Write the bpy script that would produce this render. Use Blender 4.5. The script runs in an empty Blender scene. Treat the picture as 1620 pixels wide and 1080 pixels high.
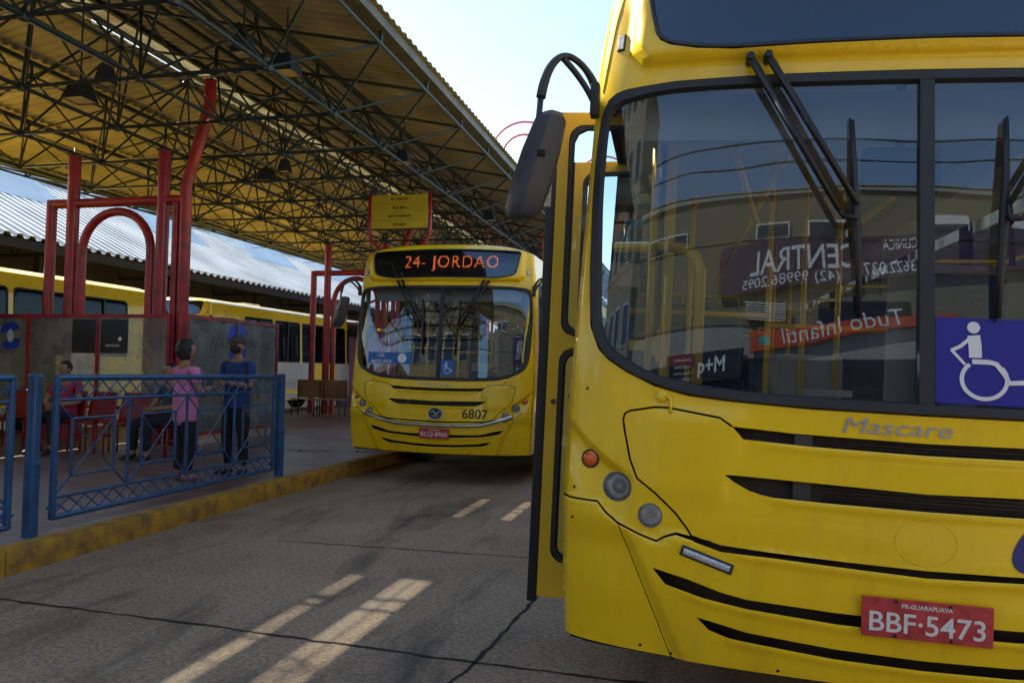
import bpy, bmesh, math, random
from mathutils import Vector, Matrix
from mathutils.geometry import delaunay_2d_cdt
random.seed(7)
R = math.radians
scene = bpy.context.scene

# ------------------------------------------------------------------ camera
FPX = 1240.0
TH = math.atan(296 / FPX); PITCH = math.atan(47 / FPX); ROLL = R(1.0); CAMH = 1.44
f_ = Vector((-math.sin(TH) * math.cos(PITCH), math.cos(TH) * math.cos(PITCH), math.sin(PITCH)))
r_ = Vector((math.cos(TH), math.sin(TH), 0)); u_ = r_.cross(f_)
c, s = math.cos(ROLL), math.sin(ROLL)
r2 = c * r_ + s * u_; u2 = -s * r_ + c * u_
cam = bpy.data.cameras.new('camera'); camo = bpy.data.objects.new('camera', cam)
scene.collection.objects.link(camo)
M = Matrix((r2, u2, -f_)).transposed().to_4x4(); M.translation = Vector((0, 0, CAMH))
camo.matrix_world = M
cam.sensor_width = 36; cam.lens = FPX / 1620 * 36; cam.clip_start = 0.05; cam.clip_end = 3000
scene.camera = camo

# ------------------------------------------------------------------ light
SUN_EL = R(42)
sdir = Vector((-math.cos(R(22)) * math.cos(SUN_EL), math.sin(R(22)) * math.cos(SUN_EL), math.sin(SUN_EL)))
world = bpy.data.worlds.new('World'); scene.world = world; world.use_nodes = True
wn = world.node_tree; bg = wn.nodes['Background']
sky = wn.nodes.new('ShaderNodeTexSky'); sky.sky_type = 'NISHITA'; sky.sun_disc = False
sky.sun_elevation = SUN_EL; sky.sun_rotation = math.atan2(sdir.x, sdir.y)
sky.air_density = 1.0; sky.dust_density = 0.5; sky.ozone_density = 1.2
wn.links.new(sky.outputs[0], bg.inputs[0]); bg.inputs[1].default_value = 0.125
sun = bpy.data.lights.new('sun', 'SUN'); sun.energy = 5.0; sun.angle = R(0.5); sun.color = (1, .94, .84)
suno = bpy.data.objects.new('sun', sun); scene.collection.objects.link(suno)
suno.rotation_euler = (-sdir).to_track_quat('-Z', 'Y').to_euler()
scene.view_settings.view_transform = 'Standard'; scene.view_settings.look = 'None'
scene.view_settings.exposure = 1.62; scene.view_settings.gamma = 1
scene.view_settings.use_white_balance = True; scene.view_settings.white_balance_temperature = 6950; scene.view_settings.white_balance_tint = 6
scene.cycles.max_bounces = 8; scene.cycles.transparent_max_bounces = 24
scene.cycles.diffuse_bounces = 4; scene.cycles.glossy_bounces = 4
scene.cycles.sample_clamp_indirect = 4
scene.cycles.use_denoising = True

# ------------------------------------------------------------------ helpers
COL = scene.collection
def tag(o, label=None, cat=None, group=None, kind=None):
    if label: o['label'] = label
    if cat: o['category'] = cat
    if group: o['group'] = group
    if kind: o['kind'] = kind
    return o
def empty(name, loc=(0, 0, 0), rot=(0, 0, 0), label=None, cat=None, group=None):
    o = bpy.data.objects.new(name, None); COL.objects.link(o)
    o.location = loc; o.rotation_euler = rot; o.empty_display_size = .2
    return tag(o, label, cat, group)
def copy_tree(o, parent=None):
    c = o.copy(); COL.objects.link(c); c.parent = parent
    for ch in list(o.children): copy_tree(ch, c)
    return c

def srgb(r, g, b):
    f = lambda v: (v / 255 / 12.92) if v <= 10 else ((v / 255 + .055) / 1.055) ** 2.4
    return (f(r), f(g), f(b))
_mats = {}
def mat(name, col, rough=.6, metal=0, coat=0, var=.15, scale=3, bump=0, bscale=40, col2=None, ramp=(.35, .65), detail=6, emit=0, spec=.5):
    if name in _mats: return _mats[name]
    m = bpy.data.materials.new(name); m.use_nodes = True; nt = m.node_tree; b = nt.nodes['Principled BSDF']
    b.inputs['Roughness'].default_value = rough; b.inputs['Metallic'].default_value = metal
    b.inputs['Coat Weight'].default_value = coat; b.inputs['Coat Roughness'].default_value = .06
    b.inputs['Specular IOR Level'].default_value = spec
    tc = nt.nodes.new('ShaderNodeTexCoord')
    n = nt.nodes.new('ShaderNodeTexNoise'); n.inputs['Scale'].default_value = scale; n.inputs['Detail'].default_value = detail
    nt.links.new(tc.outputs['Object'], n.inputs['Vector'])
    cr = nt.nodes.new('ShaderNodeValToRGB'); cr.color_ramp.elements[0].position = ramp[0]; cr.color_ramp.elements[1].position = ramp[1]
    c2 = col2 if col2 else tuple(v * (1 - var) for v in col)
    cr.color_ramp.elements[0].color = (*c2, 1); cr.color_ramp.elements[1].color = (*[min(1, v * (1 + (0 if col2 else var * .5))) for v in col], 1)
    nt.links.new(n.outputs[0], cr.inputs[0]); nt.links.new(cr.outputs[0], b.inputs['Base Color'])
    if emit:
        nt.links.new(cr.outputs[0], b.inputs['Emission Color']); b.inputs['Emission Strength'].default_value = emit
    if bump:
        n2 = nt.nodes.new('ShaderNodeTexNoise'); n2.inputs['Scale'].default_value = bscale; n2.inputs['Detail'].default_value = 5
        nt.links.new(tc.outputs['Object'], n2.inputs['Vector'])
        bp = nt.nodes.new('ShaderNodeBump'); bp.inputs['Strength'].default_value = bump; bp.inputs['Distance'].default_value = .02
        nt.links.new(n2.outputs[0], bp.inputs['Height']); nt.links.new(bp.outputs[0], b.inputs['Normal'])
    _mats[name] = m
    return m
def glass(name, tint=(.85, .9, .9), ior=1.6, rough=0.0, dirt=0, dirtcol=(.4, .38, .33)):
    if name in _mats: return _mats[name]
    m = bpy.data.materials.new(name); m.use_nodes = True; nt = m.node_tree
    for n in list(nt.nodes): nt.nodes.remove(n)
    out = nt.nodes.new('ShaderNodeOutputMaterial'); t = nt.nodes.new('ShaderNodeBsdfTransparent'); t.inputs[0].default_value = (*tint, 1)
    g = nt.nodes.new('ShaderNodeBsdfGlossy'); g.inputs['Roughness'].default_value = rough; g.inputs[0].default_value = (.68, .84, 1, 1)
    fr = nt.nodes.new('ShaderNodeFresnel'); fr.inputs[0].default_value = ior
    mx = nt.nodes.new('ShaderNodeMixShader'); nt.links.new(fr.outputs[0], mx.inputs[0])
    base = t.outputs[0]
    if dirt:
        d = nt.nodes.new('ShaderNodeBsdfDiffuse'); d.inputs[0].default_value = (*dirtcol, 1)
        tl = nt.nodes.new('ShaderNodeBsdfTranslucent'); tl.inputs[0].default_value = (*dirtcol, 1)
        a = nt.nodes.new('ShaderNodeMixShader'); nt.links.new(d.outputs[0], a.inputs[1]); nt.links.new(tl.outputs[0], a.inputs[2])
        n = nt.nodes.new('ShaderNodeTexNoise'); n.inputs['Scale'].default_value = 2.5; n.inputs['Detail'].default_value = 8
        tc = nt.nodes.new('ShaderNodeTexCoord'); nt.links.new(tc.outputs['Object'], n.inputs['Vector'])
        mr = nt.nodes.new('ShaderNodeMapRange'); mr.inputs[1].default_value = .3; mr.inputs[2].default_value = .7
        mr.inputs[3].default_value = dirt * .6; mr.inputs[4].default_value = min(1, dirt * 1.3)
        nt.links.new(n.outputs[0], mr.inputs[0])
        m2 = nt.nodes.new('ShaderNodeMixShader'); nt.links.new(mr.outputs[0], m2.inputs[0])
        nt.links.new(t.outputs[0], m2.inputs[1]); nt.links.new(a.outputs[0], m2.inputs[2]); base = m2.outputs[0]
    nt.links.new(base, mx.inputs[1]); nt.links.new(g.outputs[0], mx.inputs[2]); nt.links.new(mx.outputs[0], out.inputs[0])
    _mats[name] = m
    return m

class MB:
    def __init__(s): s.v = []; s.f = []
    def add(s, vs, fs):
        k = len(s.v); s.v += [tuple(v) for v in vs]; s.f += [tuple(i + k for i in f) for f in fs]; return s
    def box(s, x0, x1, y0, y1, z0, z1, m=None):
        vs = [Vector(p) for p in ((x0, y0, z0), (x1, y0, z0), (x1, y1, z0), (x0, y1, z0), (x0, y0, z1), (x1, y0, z1), (x1, y1, z1), (x0, y1, z1))]
        if m: vs = [m @ v for v in vs]
        return s.add(vs, [(0, 3, 2, 1), (4, 5, 6, 7), (0, 1, 5, 4), (1, 2, 6, 5), (2, 3, 7, 6), (3, 0, 4, 7)])
    def bbox(s, x0, x1, y0, y1, z0, z1, b=.01, m=None):
        # box with chamfered vertical + horizontal edges
        pts = []; X = (x0, x1); Y = (y0, y1); Z = (z0, z1)
        bm = bmesh.new(); bmesh.ops.create_cube(bm, size=1)
        for v in bm.verts: v.co = Vector(((x0 + x1) / 2 + v.co.x * (x1 - x0), (y0 + y1) / 2 + v.co.y * (y1 - y0), (z0 + z1) / 2 + v.co.z * (z1 - z0)))
        bmesh.ops.bevel(bm, geom=list(bm.edges), offset=b, segments=2, affect='EDGES', profile=.6)
        vs = [(m @ v.co) if m else v.co.copy() for v in bm.verts]; bm.verts.index_update()
        fs = [[v.index for v in f.verts] for f in bm.faces]; bm.free()
        return s.add(vs, fs)
    def tube(s, p0, p1, r, n=10, r1=None, cap=True):
        return s.path([p0, p1], [r, r if r1 is None else r1], n, cap)
    def path(s, pts, r, n=10, cap=True, flat=None):
        pts = [Vector(p) for p in pts]
        rs = r if isinstance(r, (list, tuple)) else [r] * len(pts)
        k = len(s.v); up = None
        for i, p in enumerate(pts):
            a = pts[max(i - 1, 0)]; b = pts[min(i + 1, len(pts) - 1)]
            t = (b - a).normalized()
            if up is None:
                up = Vector((0, 0, 1)) if abs(t.z) < .9 else Vector((0, 1, 0))
            x = t.cross(up).normalized(); up = x.cross(t).normalized()
            for j in range(n):
                an = 2 * math.pi * (j + .5) / n
                fx = 1 if flat is None else flat
                s.v.append(tuple(p + x * math.cos(an) * rs[i] * fx + up * math.sin(an) * rs[i]))
        for i in range(len(pts) - 1):
            for j in range(n):
                a = k + i * n + j; b = k + i * n + (j + 1) % n
                s.f.append((a, b, b + n, a + n))
        if cap:
            s.f.append(tuple(k + j for j in range(n))[::-1]); s.f.append(tuple(k + (len(pts) - 1) * n + j for j in range(n)))
        return s
    def lathe(s, prof, c, axis, n=24, ref=None):
        # prof = [(r, h)] along axis from c
        c = Vector(c); t = Vector(axis).normalized(); x = t.orthogonal().normalized(); y = t.cross(x); k = len(s.v)
        for r, h in prof:
            for j in range(n):
                a = 2 * math.pi * j / n; s.v.append(tuple(c + t * h + (x * math.cos(a) + y * math.sin(a)) * r))
        for i in range(len(prof) - 1):
            for j in range(n):
                a = k + i * n + j; b = k + i * n + (j + 1) % n
                s.f.append((a, b, b + n, a + n))
        s.f.append(tuple(k + (len(prof) - 1) * n + j for j in range(n)))
        return s
    def prism(s, poly, d, fn):
        # poly: 2D points, fn(x,y,h)->3D, depth d
        n = len(poly); k = len(s.v)
        for h in (0, d):
            for p in poly: s.v.append(tuple(fn(p[0], p[1], h)))
        s.f.append(tuple(range(k, k + n))[::-1]); s.f.append(tuple(range(k + n, k + 2 * n)))
        for i in range(n):
            j = (i + 1) % n; s.f.append((k + i, k + j, k + n + j, k + n + i))
        return s
    def build(s, name, m, parent=None, smooth=False, auto=None):
        me = bpy.data.meshes.new(name); me.from_pydata(s.v, [], s.f); me.validate(); me.update()
        if smooth:
            me.polygons.foreach_set('use_smooth', [True] * len(me.polygons))
            if auto is not None: me.set_sharp_from_angle(angle=R(auto))
        o = bpy.data.objects.new(name, me); COL.objects.link(o)
        if m is not None: me.materials.append(m)
        if parent is not None: o.parent = parent
        return o

def fix_normals(o):
    bm = bmesh.new(); bm.from_mesh(o.data); bmesh.ops.recalc_face_normals(bm, faces=bm.faces); bm.to_mesh(o.data); bm.free(); return o
def interp(x, X, Y):
    if x <= X[0]: return Y[0]
    for i in range(1, len(X)):
        if x <= X[i]: return Y[i - 1] + (Y[i] - Y[i - 1]) * (x - X[i - 1]) / (X[i] - X[i - 1])
    return Y[-1]
def sstep(t): t = max(0, min(1, t)); return t * t * (3 - 2 * t)
def pip(x, y, P):
    ins = False; j = len(P) - 1
    for i in range(len(P)):
        xi, yi = P[i]; xj, yj = P[j]
        if (yi > y) != (yj > y) and x < (xj - xi) * (y - yi) / (yj - yi) + xi: ins = not ins
        j = i
    return ins
def dens(P, step, closed=True):
    out = []; n = len(P)
    for i in range(n if closed else n - 1):
        a = P[i]; b = P[(i + 1) % n]; d = math.hypot(b[0] - a[0], b[1] - a[1]); k = max(1, int(math.ceil(d / step)))
        for j in range(k): out.append((a[0] + (b[0] - a[0]) * j / k, a[1] + (b[1] - a[1]) * j / k))
    if not closed: out.append(P[-1])
    return out
def chaikin(P, it=1, closed=True):
    for _ in range(it):
        Q = []; n = len(P)
        if closed:
            for i in range(n):
                a, b = P[i], P[(i + 1) % n]
                Q += [(a[0] * .75 + b[0] * .25, a[1] * .75 + b[1] * .25), (a[0] * .25 + b[0] * .75, a[1] * .25 + b[1] * .75)]
        else:
            Q = [P[0]]
            for i in range(n - 1):
                a, b = P[i], P[i + 1]
                Q += [(a[0] * .75 + b[0] * .25, a[1] * .75 + b[1] * .25), (a[0] * .25 + b[0] * .75, a[1] * .25 + b[1] * .75)]
            Q.append(P[-1])
        P = Q
    return P
def ribbon(P, w):
    # polygon around a polyline; w scalar or list
    n = len(P); W = w if isinstance(w, (list, tuple)) else [w] * n; L = []; Rr = []
    for i in range(n):
        a = P[max(i - 1, 0)]; b = P[min(i + 1, n - 1)]; dx, dy = b[0] - a[0], b[1] - a[1]; d = math.hypot(dx, dy) or 1
        nx, ny = -dy / d, dx / d
        L.append((P[i][0] + nx * W[i] / 2, P[i][1] + ny * W[i] / 2)); Rr.append((P[i][0] - nx * W[i] / 2, P[i][1] - ny * W[i] / 2))
    return L + Rr[::-1]
def mir(P): return [(-x, z) for x, z in P][::-1]
def sym(P):  # half outline from x=0 outward and back to x=0 -> closed
    return P + [(-x, z) for x, z in P[::-1] if abs(x) > 1e-6]
def rrect(x0, x1, y0, y1, r, n=5):
    o = []
    for cx, cy, a0 in ((x1 - r, y0 + r, -90), (x1 - r, y1 - r, 0), (x0 + r, y1 - r, 90), (x0 + r, y0 + r, 180)):
        for i in range(n + 1):
            a = R(a0 + 90 * i / n); o.append((cx + r * math.cos(a), cy + r * math.sin(a)))
    return o
def shell(name, domain, holes, grid, fn, nrm, m, parent=None, wall=.035, step=.03, inner=None, flip=False):
    """surface patch with exact holes. fn(u,v)->Vector, nrm(u,v)->Vector outward"""
    pts = []; edges = []
    loops = [dens(domain, step)] + [dens(h, step) for h in holes]
    for L in loops:
        k = len(pts); pts += L; edges += [(k + i, k + (i + 1) % len(L)) for i in range(len(L))]
    pts += [p for p in grid if pip(p[0], p[1], domain)]
    V, E_, F_, *_ = delaunay_2d_cdt([Vector(p) for p in pts], edges, [], 0, 1e-5)
    bb = [(min(p[0] for p in h), max(p[0] for p in h), min(p[1] for p in h), max(p[1] for p in h), h) for h in holes]
    def inhole(x, y, skip=None):
        for i, (a, b, c_, d, h) in enumerate(bb):
            if i != skip and a < x < b and c_ < y < d and pip(x, y, h): return True
        return False
    vs = []; ns = []; idx = {}; fs = []
    def vid(i):
        if i not in idx:
            idx[i] = len(vs); p = V[i]; vs.append(tuple(fn(p.x, p.y))); ns.append(tuple(nrm(p.x, p.y)))
        return idx[i]
    for f in F_:
        cx = sum(V[i].x for i in f) / 3; cy = sum(V[i].y for i in f) / 3
        if inhole(cx, cy) or not pip(cx, cy, domain): continue
        t = [vid(i) for i in f]
        a, b, c_ = [Vector(vs[i]) for i in t]
        if (b - a).cross(c_ - a).dot(Vector(ns[t[0]])) < 0: t.reverse()
        fs.append(tuple(t))
    for hi, L in enumerate(loops[1:]):
        n = len(L)
        for i in range(n):
            a, b = L[i], L[(i + 1) % n]; mx, my = (a[0] + b[0]) / 2, (a[1] + b[1]) / 2
            if inhole(mx, my, hi) or not pip(mx, my, domain): continue
            A, B = fn(*a), fn(*b); na = nrm(mx, my)
            A2, B2 = A - na * wall, B - na * wall
            wn_ = (B - A).cross(na).normalized(); k = len(vs)
            vs += [tuple(A), tuple(B), tuple(B2), tuple(A2)]; ns += [tuple(wn_)] * 4; fs.append((k, k + 1, k + 2, k + 3))
    me = bpy.data.meshes.new(name); me.from_pydata(vs, [], fs); me.update()
    me.polygons.foreach_set('use_smooth', [True] * len(me.polygons))
    me.normals_split_custom_set_from_vertices(ns)
    o = bpy.data.objects.new(name, me); COL.objects.link(o); me.materials.append(m)
    if parent is not None: o.parent = parent
    return o
def text2d(txt, height, width=None, shear=0, bold=0, spacing=1):
    """returns verts (x,y), faces; centred at the origin, cap height = height"""
    cu = bpy.data.curves.new('t', 'FONT'); cu.body = txt; cu.size = 1; cu.shear = shear; cu.offset = bold; cu.space_character = spacing
    cu.align_x = 'LEFT'; cu.resolution_u = 4
    o = bpy.data.objects.new('t', cu); COL.objects.link(o)
    dg = bpy.context.evaluated_depsgraph_get(); me = o.evaluated_get(dg).to_mesh()
    V = [(v.co.x, v.co.y) for v in me.vertices]; F_ = [tuple(p.vertices) for p in me.polygons]
    o.evaluated_get(dg).to_mesh_clear(); bpy.data.objects.remove(o); bpy.data.curves.remove(cu)
    x0 = min(v[0] for v in V); x1 = max(v[0] for v in V); y0 = min(v[1] for v in V); y1 = max(v[1] for v in V)
    sy = height / (y1 - y0); sx = sy if width is None else width / (x1 - x0)
    return [((x - (x0 + x1) / 2) * sx, (y - (y0 + y1) / 2) * sy) for x, y in V], F_
def lettering(name, txt, height, fn, m, parent, width=None, **k):
    V, F_ = text2d(txt, height, width, **k)
    mb = MB(); mb.add([fn(x, y) for x, y in V], F_); return mb.build(name, m, parent)

# ------------------------------------------------------------------ materials
YEL = mat('bus_yellow_paint', (.93, .60, .006), .34, coat=.35, var=.06, scale=1.5)
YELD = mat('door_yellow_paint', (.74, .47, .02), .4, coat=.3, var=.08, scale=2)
_n = YEL.node_tree; _b = _n.nodes['Principled BSDF']; _l = _b.inputs['Base Color'].links[0].from_socket
_tc = _n.nodes.new('ShaderNodeTexCoord'); _mp = _n.nodes.new('ShaderNodeMapping'); _mp.inputs['Scale'].default_value = (1, 1, .35); _n.links.new(_tc.outputs['Object'], _mp.inputs[0])
_z = _n.nodes.new('ShaderNodeTexNoise'); _z.inputs['Scale'].default_value = 5; _z.inputs['Detail'].default_value = 10; _z.inputs['Roughness'].default_value = .7; _n.links.new(_mp.outputs[0], _z.inputs[0])
_r = _n.nodes.new('ShaderNodeValToRGB'); _r.color_ramp.elements[0].position = .5; _r.color_ramp.elements[1].position = .78; _r.color_ramp.elements[0].color = (1, 1, 1, 1); _r.color_ramp.elements[1].color = (.74, .72, .70, 1); _n.links.new(_z.outputs[0], _r.inputs[0])
_x = _n.nodes.new('ShaderNodeMix'); _x.data_type = 'RGBA'; _x.blend_type = 'MULTIPLY'; _x.inputs[0].default_value = .8; _n.links.new(_l, _x.inputs[6]); _n.links.new(_r.outputs[0], _x.inputs[7]); _n.links.new(_x.outputs[2], _b.inputs['Base Color'])
_q = _n.nodes.new('ShaderNodeMapRange'); _q.inputs[1].default_value = .4; _q.inputs[2].default_value = .75; _q.inputs[3].default_value = .26; _q.inputs[4].default_value = .45; _n.links.new(_z.outputs[0], _q.inputs[0]); _n.links.new(_q.outputs[0], _b.inputs['Roughness'])
RUB = mat('black_rubber', (.018, .02, .026), .5, var=.2, bump=.05)
BLK = mat('black_plastic', (.012, .012, .014), .45, var=.2)
BLKM = mat('matt_dark', (.01, .009, .009), .85, var=.3)
GRILLE = mat('grille_mesh_plastic', (.03, .022, .02), .6, var=.4, scale=8)
CHR = mat('brushed_chrome', (.62, .64, .68), .25, 1, var=.05)
SILV = mat('silver_letters', (.42, .43, .47), .35, .6, var=.1)
WHT = mat('white_plastic', (.75, .75, .73), .5, var=.05)
GLW = glass('windscreen_glass', (.76, .83, .88), 1.88)
GLS = glass('side_window_glass', (.84, .88, .90), 1.5)
GLD = glass('dark_tinted_glass', (.03, .033, .036), 1.27)
GLDI = glass('display_glass', (.5, .53, .58), 1.9, .02)
DISP = mat('display_panel', (.03, .031, .036), .6, var=.35, scale=90, detail=2)
LED = mat('amber_led', (1.0, .20, .05), .5, emit=.6, var=.05)
AMB = mat('amber_lens', (.75, .13, .01), .25, coat=.5, var=.2, scale=60)
LAMP = mat('lamp_reflector', (.66, .64, .60), .35, .12, var=.35, scale=45, coat=.5)
LENS = glass('lamp_lens', (.92, .93, .95), 1.5, .03, dirt=.26, dirtcol=(.78, .75, .68))
PRED = mat('plate_red', (.50, .045, .05), .45, var=.3, scale=25)
PWH = mat('plate_letters', (.72, .72, .72), .5, var=.1, scale=30)
_n = GLW.node_tree; _g = [n for n in _n.nodes if n.type == 'BSDF_GLOSSY'][0]; _tc = _n.nodes.new('ShaderNodeTexCoord'); _z = _n.nodes.new('ShaderNodeTexNoise'); _z.inputs['Scale'].default_value = 2.2; _z.inputs['Detail'].default_value = 1
_n.links.new(_tc.outputs['Object'], _z.inputs[0]); _p = _n.nodes.new('ShaderNodeBump'); _p.inputs['Strength'].default_value = .35; _p.inputs['Distance'].default_value = .0045; _n.links.new(_z.outputs[0], _p.inputs['Height']); _n.links.new(_p.outputs[0], _g.inputs['Normal'])
BLU = mat('sticker_blue', (.008, .012, .30), .4, var=.1)
BLU2 = mat('sticker_light_blue', (.02, .14, .45), .45, var=.15)
SWH = mat('sticker_white', (.78, .79, .82), .5, var=.05)
HAND = mat('yellow_handrail', (.80, .50, .01), .35, coat=.3, var=.05)
INT = mat('interior_grey_panel', (.42, .42, .42), .6, var=.08)
INTC = mat('interior_ceiling_panel', (.55, .55, .53), .6, var=.05)
FLOORM = mat('interior_floor_vinyl', (.07, .07, .075), .6, var=.3)
SEATM = mat('blue_seat_fabric', (.03, .06, .16), .85, var=.3, scale=30)
DASH = mat('dashboard_plastic', (.05, .05, .055), .6, var=.2)
TYRE = mat('tyre_rubber', (.02, .02, .02), .8, var=.3, bump=.2)
RIM = mat('wheel_rim_paint', (.35, .35, .36), .45, .5, var=.2)
RED = mat('red_steel_paint', (.35, .012, .026), .45, var=.4, scale=4, coat=.15, bump=.06, bscale=20)
REDS = mat('red_seat_plastic', (.22, .008, .014), .4, var=.15)
BLUEP = mat('blue_steel_paint', (.009, .072, .20), .38, coat=.2, var=.3, scale=6)
STEEL = mat('truss_steel_paint', (.014, .030, .042), .5, var=.35, scale=4)
GREYP = mat('white_bus_panel', (.55, .50, .46), .5, var=.1)
PBLUE = mat('bus_number_blue', (.01, .03, .2), .4, var=.1)
SKINM = mat('skin', (.30, .15, .09), .6, var=.12, scale=12)
HAIRM = mat('dark_hair', (.012, .009, .008), .6, var=.5, scale=60, bump=.5, bscale=90)
EYEM = mat('eye', (.03, .02, .02), .3)

# ------------------------------------------------------------------ bus front surface
HZ = [0.2, .6, 1.0, 1.3, 2.6, 2.95, 3.1]; HW = [1.195, 1.225, 1.235, 1.235, 1.19, 1.15, 1.08]
PZ = [0.2, .35, .6, .9, 1.25, 2.5, 2.62, 2.9, 3.02, 3.1]; PY = [.09, .03, 0, 0, .035, .155, .17, .21, .28, .42]
GA, GP = .172, 2.406
def hw(z): return (interp(z - .05, HZ, HW) + interp(z, HZ, HW) + interp(z + .05, HZ, HW)) / 3
def prof(z): return sum(interp(z + d, PZ, PY) for d in (-.05, -.025, 0, .025, .05)) / 5
def gpl(u): u = min(1, abs(u)); return GA * (1 - max(0, 1 - u ** GP) ** (1 / GP))
def zsplit(x): return interp(abs(x), [0, .05, .255, .48, .657, .751, .812, .849, .879, .942, 1.02, 1.066, 1.098, 1.207, 1.25],
                             [.77, .77, .777, .785, .79, .812, .826, .812, .792, .81, .841, .874, .909, .912, .912])
def zcrease(x): return interp(abs(x), [.957, .977, 1.064, 1.147, 1.228], [1.0, 1.023, 1.072, 1.135, 1.219])
SLOTLOW = [([(0, 1.157), (.376, 1.163), (.593, 1.172)], .58), ([(0, .973), (.316, .976), (.488, .98), (.57, .997)], .55), ([(0, .759), (.254, .768), (.481, .777), (.657, .780)], .66),
           ([(0, .574), (.276, .578), (.565, .595), (.707, .614), (.841, .646)], .84), ([(0, .452), (.27, .457), (.559, .479), (.623, .485), (.685, .503)], .68)]
SLOTLOW = [([p[0] for p in P], [p[1] for p in P], xm) for P, xm in SLOTLOW]
def zlow(k, x): return interp(abs(x), SLOTLOW[k][0], SLOTLOW[k][1])
def disp(x, z):
    ax = abs(x); D = 0
    D += .012 * sstep((zsplit(x) - z) / .012 + .5)
    # diagonal plane of the bumper corners
    xb = interp(z, [.376, .523, .69, .838], [.76, .83, .91, .985])
    if z < .85: D -= .022 * sstep((ax - xb) / .05 + .1) * sstep((.86 - z) / .12) * sstep((z - .3) / .1)
    # header brow
    if z > 2.5:
        sd = min(1.075 - ax, (z - 2.562) * 1.1 + .0); sd = min(sd, (1.06 - ax) * .75 + (z - 2.62) * .6)
        D += .05 * sstep(sd / .06)
    # lamp pocket below the crease
    if ax > .95 and .84 < z < 1.25:
        d = zcrease(x) - z
        D -= .022 * sstep(d / .045) * sstep((.24 - d) / .18) * sstep((ax - .95) / .09)
    for k in range(5):
        xm = SLOTLOW[k][2]
        if ax < xm:
            q = z - zlow(k, ax)
            if -.08 < q < .03: D += .007 * math.exp(-((q + .010) / .016) ** 2) * sstep((xm - ax) / .12)
    # pressed facets beside the bonnet slots
    if .9 < z < 1.3: D += .012 * sstep((ax - (.60 + (z - 1.05) * -.25)) / .07) * sstep((1.3 - z) / .08) * sstep((z - .9) / .1) * sstep((1.0 - ax) / .12)
    return D
def S(x, z, off=0):  # y of the skin; off > 0 = proud of it
    return gpl(x / hw(z)) + prof(z) - disp(x, z) - off
def P3(x, z, off=0):
    n = N3(x, z) if off else None
    p = Vector((x, S(x, z), z)); return p + n * off if off else p
def N3(x, z):
    e = .006; w = hw(z)
    # use u-parametrisation near the corners
    u = x / w
    if abs(u) > .985:
        sg = 1 if u > 0 else -1
        return Vector((sg, -.25 if abs(u) < .999 else -.05, .02)).normalized()
    dx = (S(x + e, z) - S(x - e, z)) / (2 * e); dz = (S(x, z + e) - S(x, z - e)) / (2 * e)
    return Vector((dx, -1, dz)).normalized()
def roofz(x): return 3.076 - .10 * (abs(x) / 1.055) ** 3.2
ZC = 2.945   # where the roof meets the side
XC = hw(ZC)

WS_O = sym([(0, 1.288), (.377, 1.290), (.644, 1.301), (.79, 1.313), (.909, 1.341), (1.014, 1.387), (1.085, 1.43), (1.126, 1.47), (1.163, 1.56), (1.178, 1.77), (1.184, 2.10), (1.172, 2.333), (1.158, 2.42), (1.139, 2.465), (1.11, 2.487), (1.07, 2.499), (.88, 2.515), (.49, 2.523), (0, 2.525)])
WS_I = sym([(0, 1.334), (.518, 1.336), (.76, 1.357), (.911, 1.384), (1.017, 1.439), (1.065, 1.47), (1.096, 1.507), (1.123, 1.578), (1.133, 1.769), (1.147, 2.097), (1.138, 2.34), (1.128, 2.395), (1.108, 2.424), (1.08, 2.443), (1.033, 2.451), (.933, 2.471), (.737, 2.476), (.485, 2.476), (0, 2.476)])
DS_O = sym([(0, 2.621), (.40, 2.616), (.677, 2.611), (.807, 2.623), (.907, 2.646), (.945, 2.668), (.965, 2.70), (.984, 2.779), (1.0, 2.873), (1.008, 2.94), (1.0, 2.965), (.97, 2.975), (.85, 2.982), (.4, 3.0), (0, 3.008)])
DS_I = [(x * .985, 2.815 + (z - 2.815) * .9) for x, z in DS_O]
half_hatch = [(.751, .812), (.777, .850), (.815, .895), (.892, .962), (.957, 1.006), (.986, 1.072), (1.010, 1.172), (1.018, 1.215), (1.012, 1.236), (.995, 1.247), (.906, 1.266), (.856, 1.267), (.676, 1.243), (.633, 1.215)]
half_split = [(1.26, .912), (1.098, .909), (1.066, .874), (1.02, .841), (.942, .81), (.879, .792), (.849, .812), (.812, .826), (.751, .814), (.69, .802)]
slot1 = [(-.633, 1.215), (-.593, 1.172), (-.376, 1.163), (0, 1.157), (.376, 1.163), (.593, 1.172), (.633, 1.215), (.435, 1.204), (0, 1.197), (-.435, 1.204)]
slot2 = [(-.654, 1.046), (-.62, 1.022), (-.57, .997), (-.53, .986), (-.488, .980), (-.316, .976), (0, .973), (.316, .976), (.488, .98), (.53, .986), (.57, .997), (.62, 1.022), (.654, 1.046), (.489, 1.043), (.317, 1.039), (0, 1.030), (-.317, 1.039), (-.489, 1.043)]
slot3 = [(-.76, .826), (-.657, .801), (-.482, .792), (-.255, .785), (0, .780), (.255, .785), (.482, .792), (.657, .801), (.76, .826), (.75, .805), (.657, .780), (.481, .777), (.254, .768), (0, .759), (-.254, .768), (-.481, .777), (-.657, .780), (-.75, .805)]
slot4 = [(-.889, .698), (-.841, .646), (-.707, .614), (-.565, .595), (-.276, .578), (0, .574), (.276, .578), (.565, .595), (.707, .614), (.841, .646), (.889, .698), (.766, .673), (.653, .641), (.566, .626), (.278, .615), (0, .611), (-.278, .615), (-.566, .626), (-.653, .641), (-.766, .673)]
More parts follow.
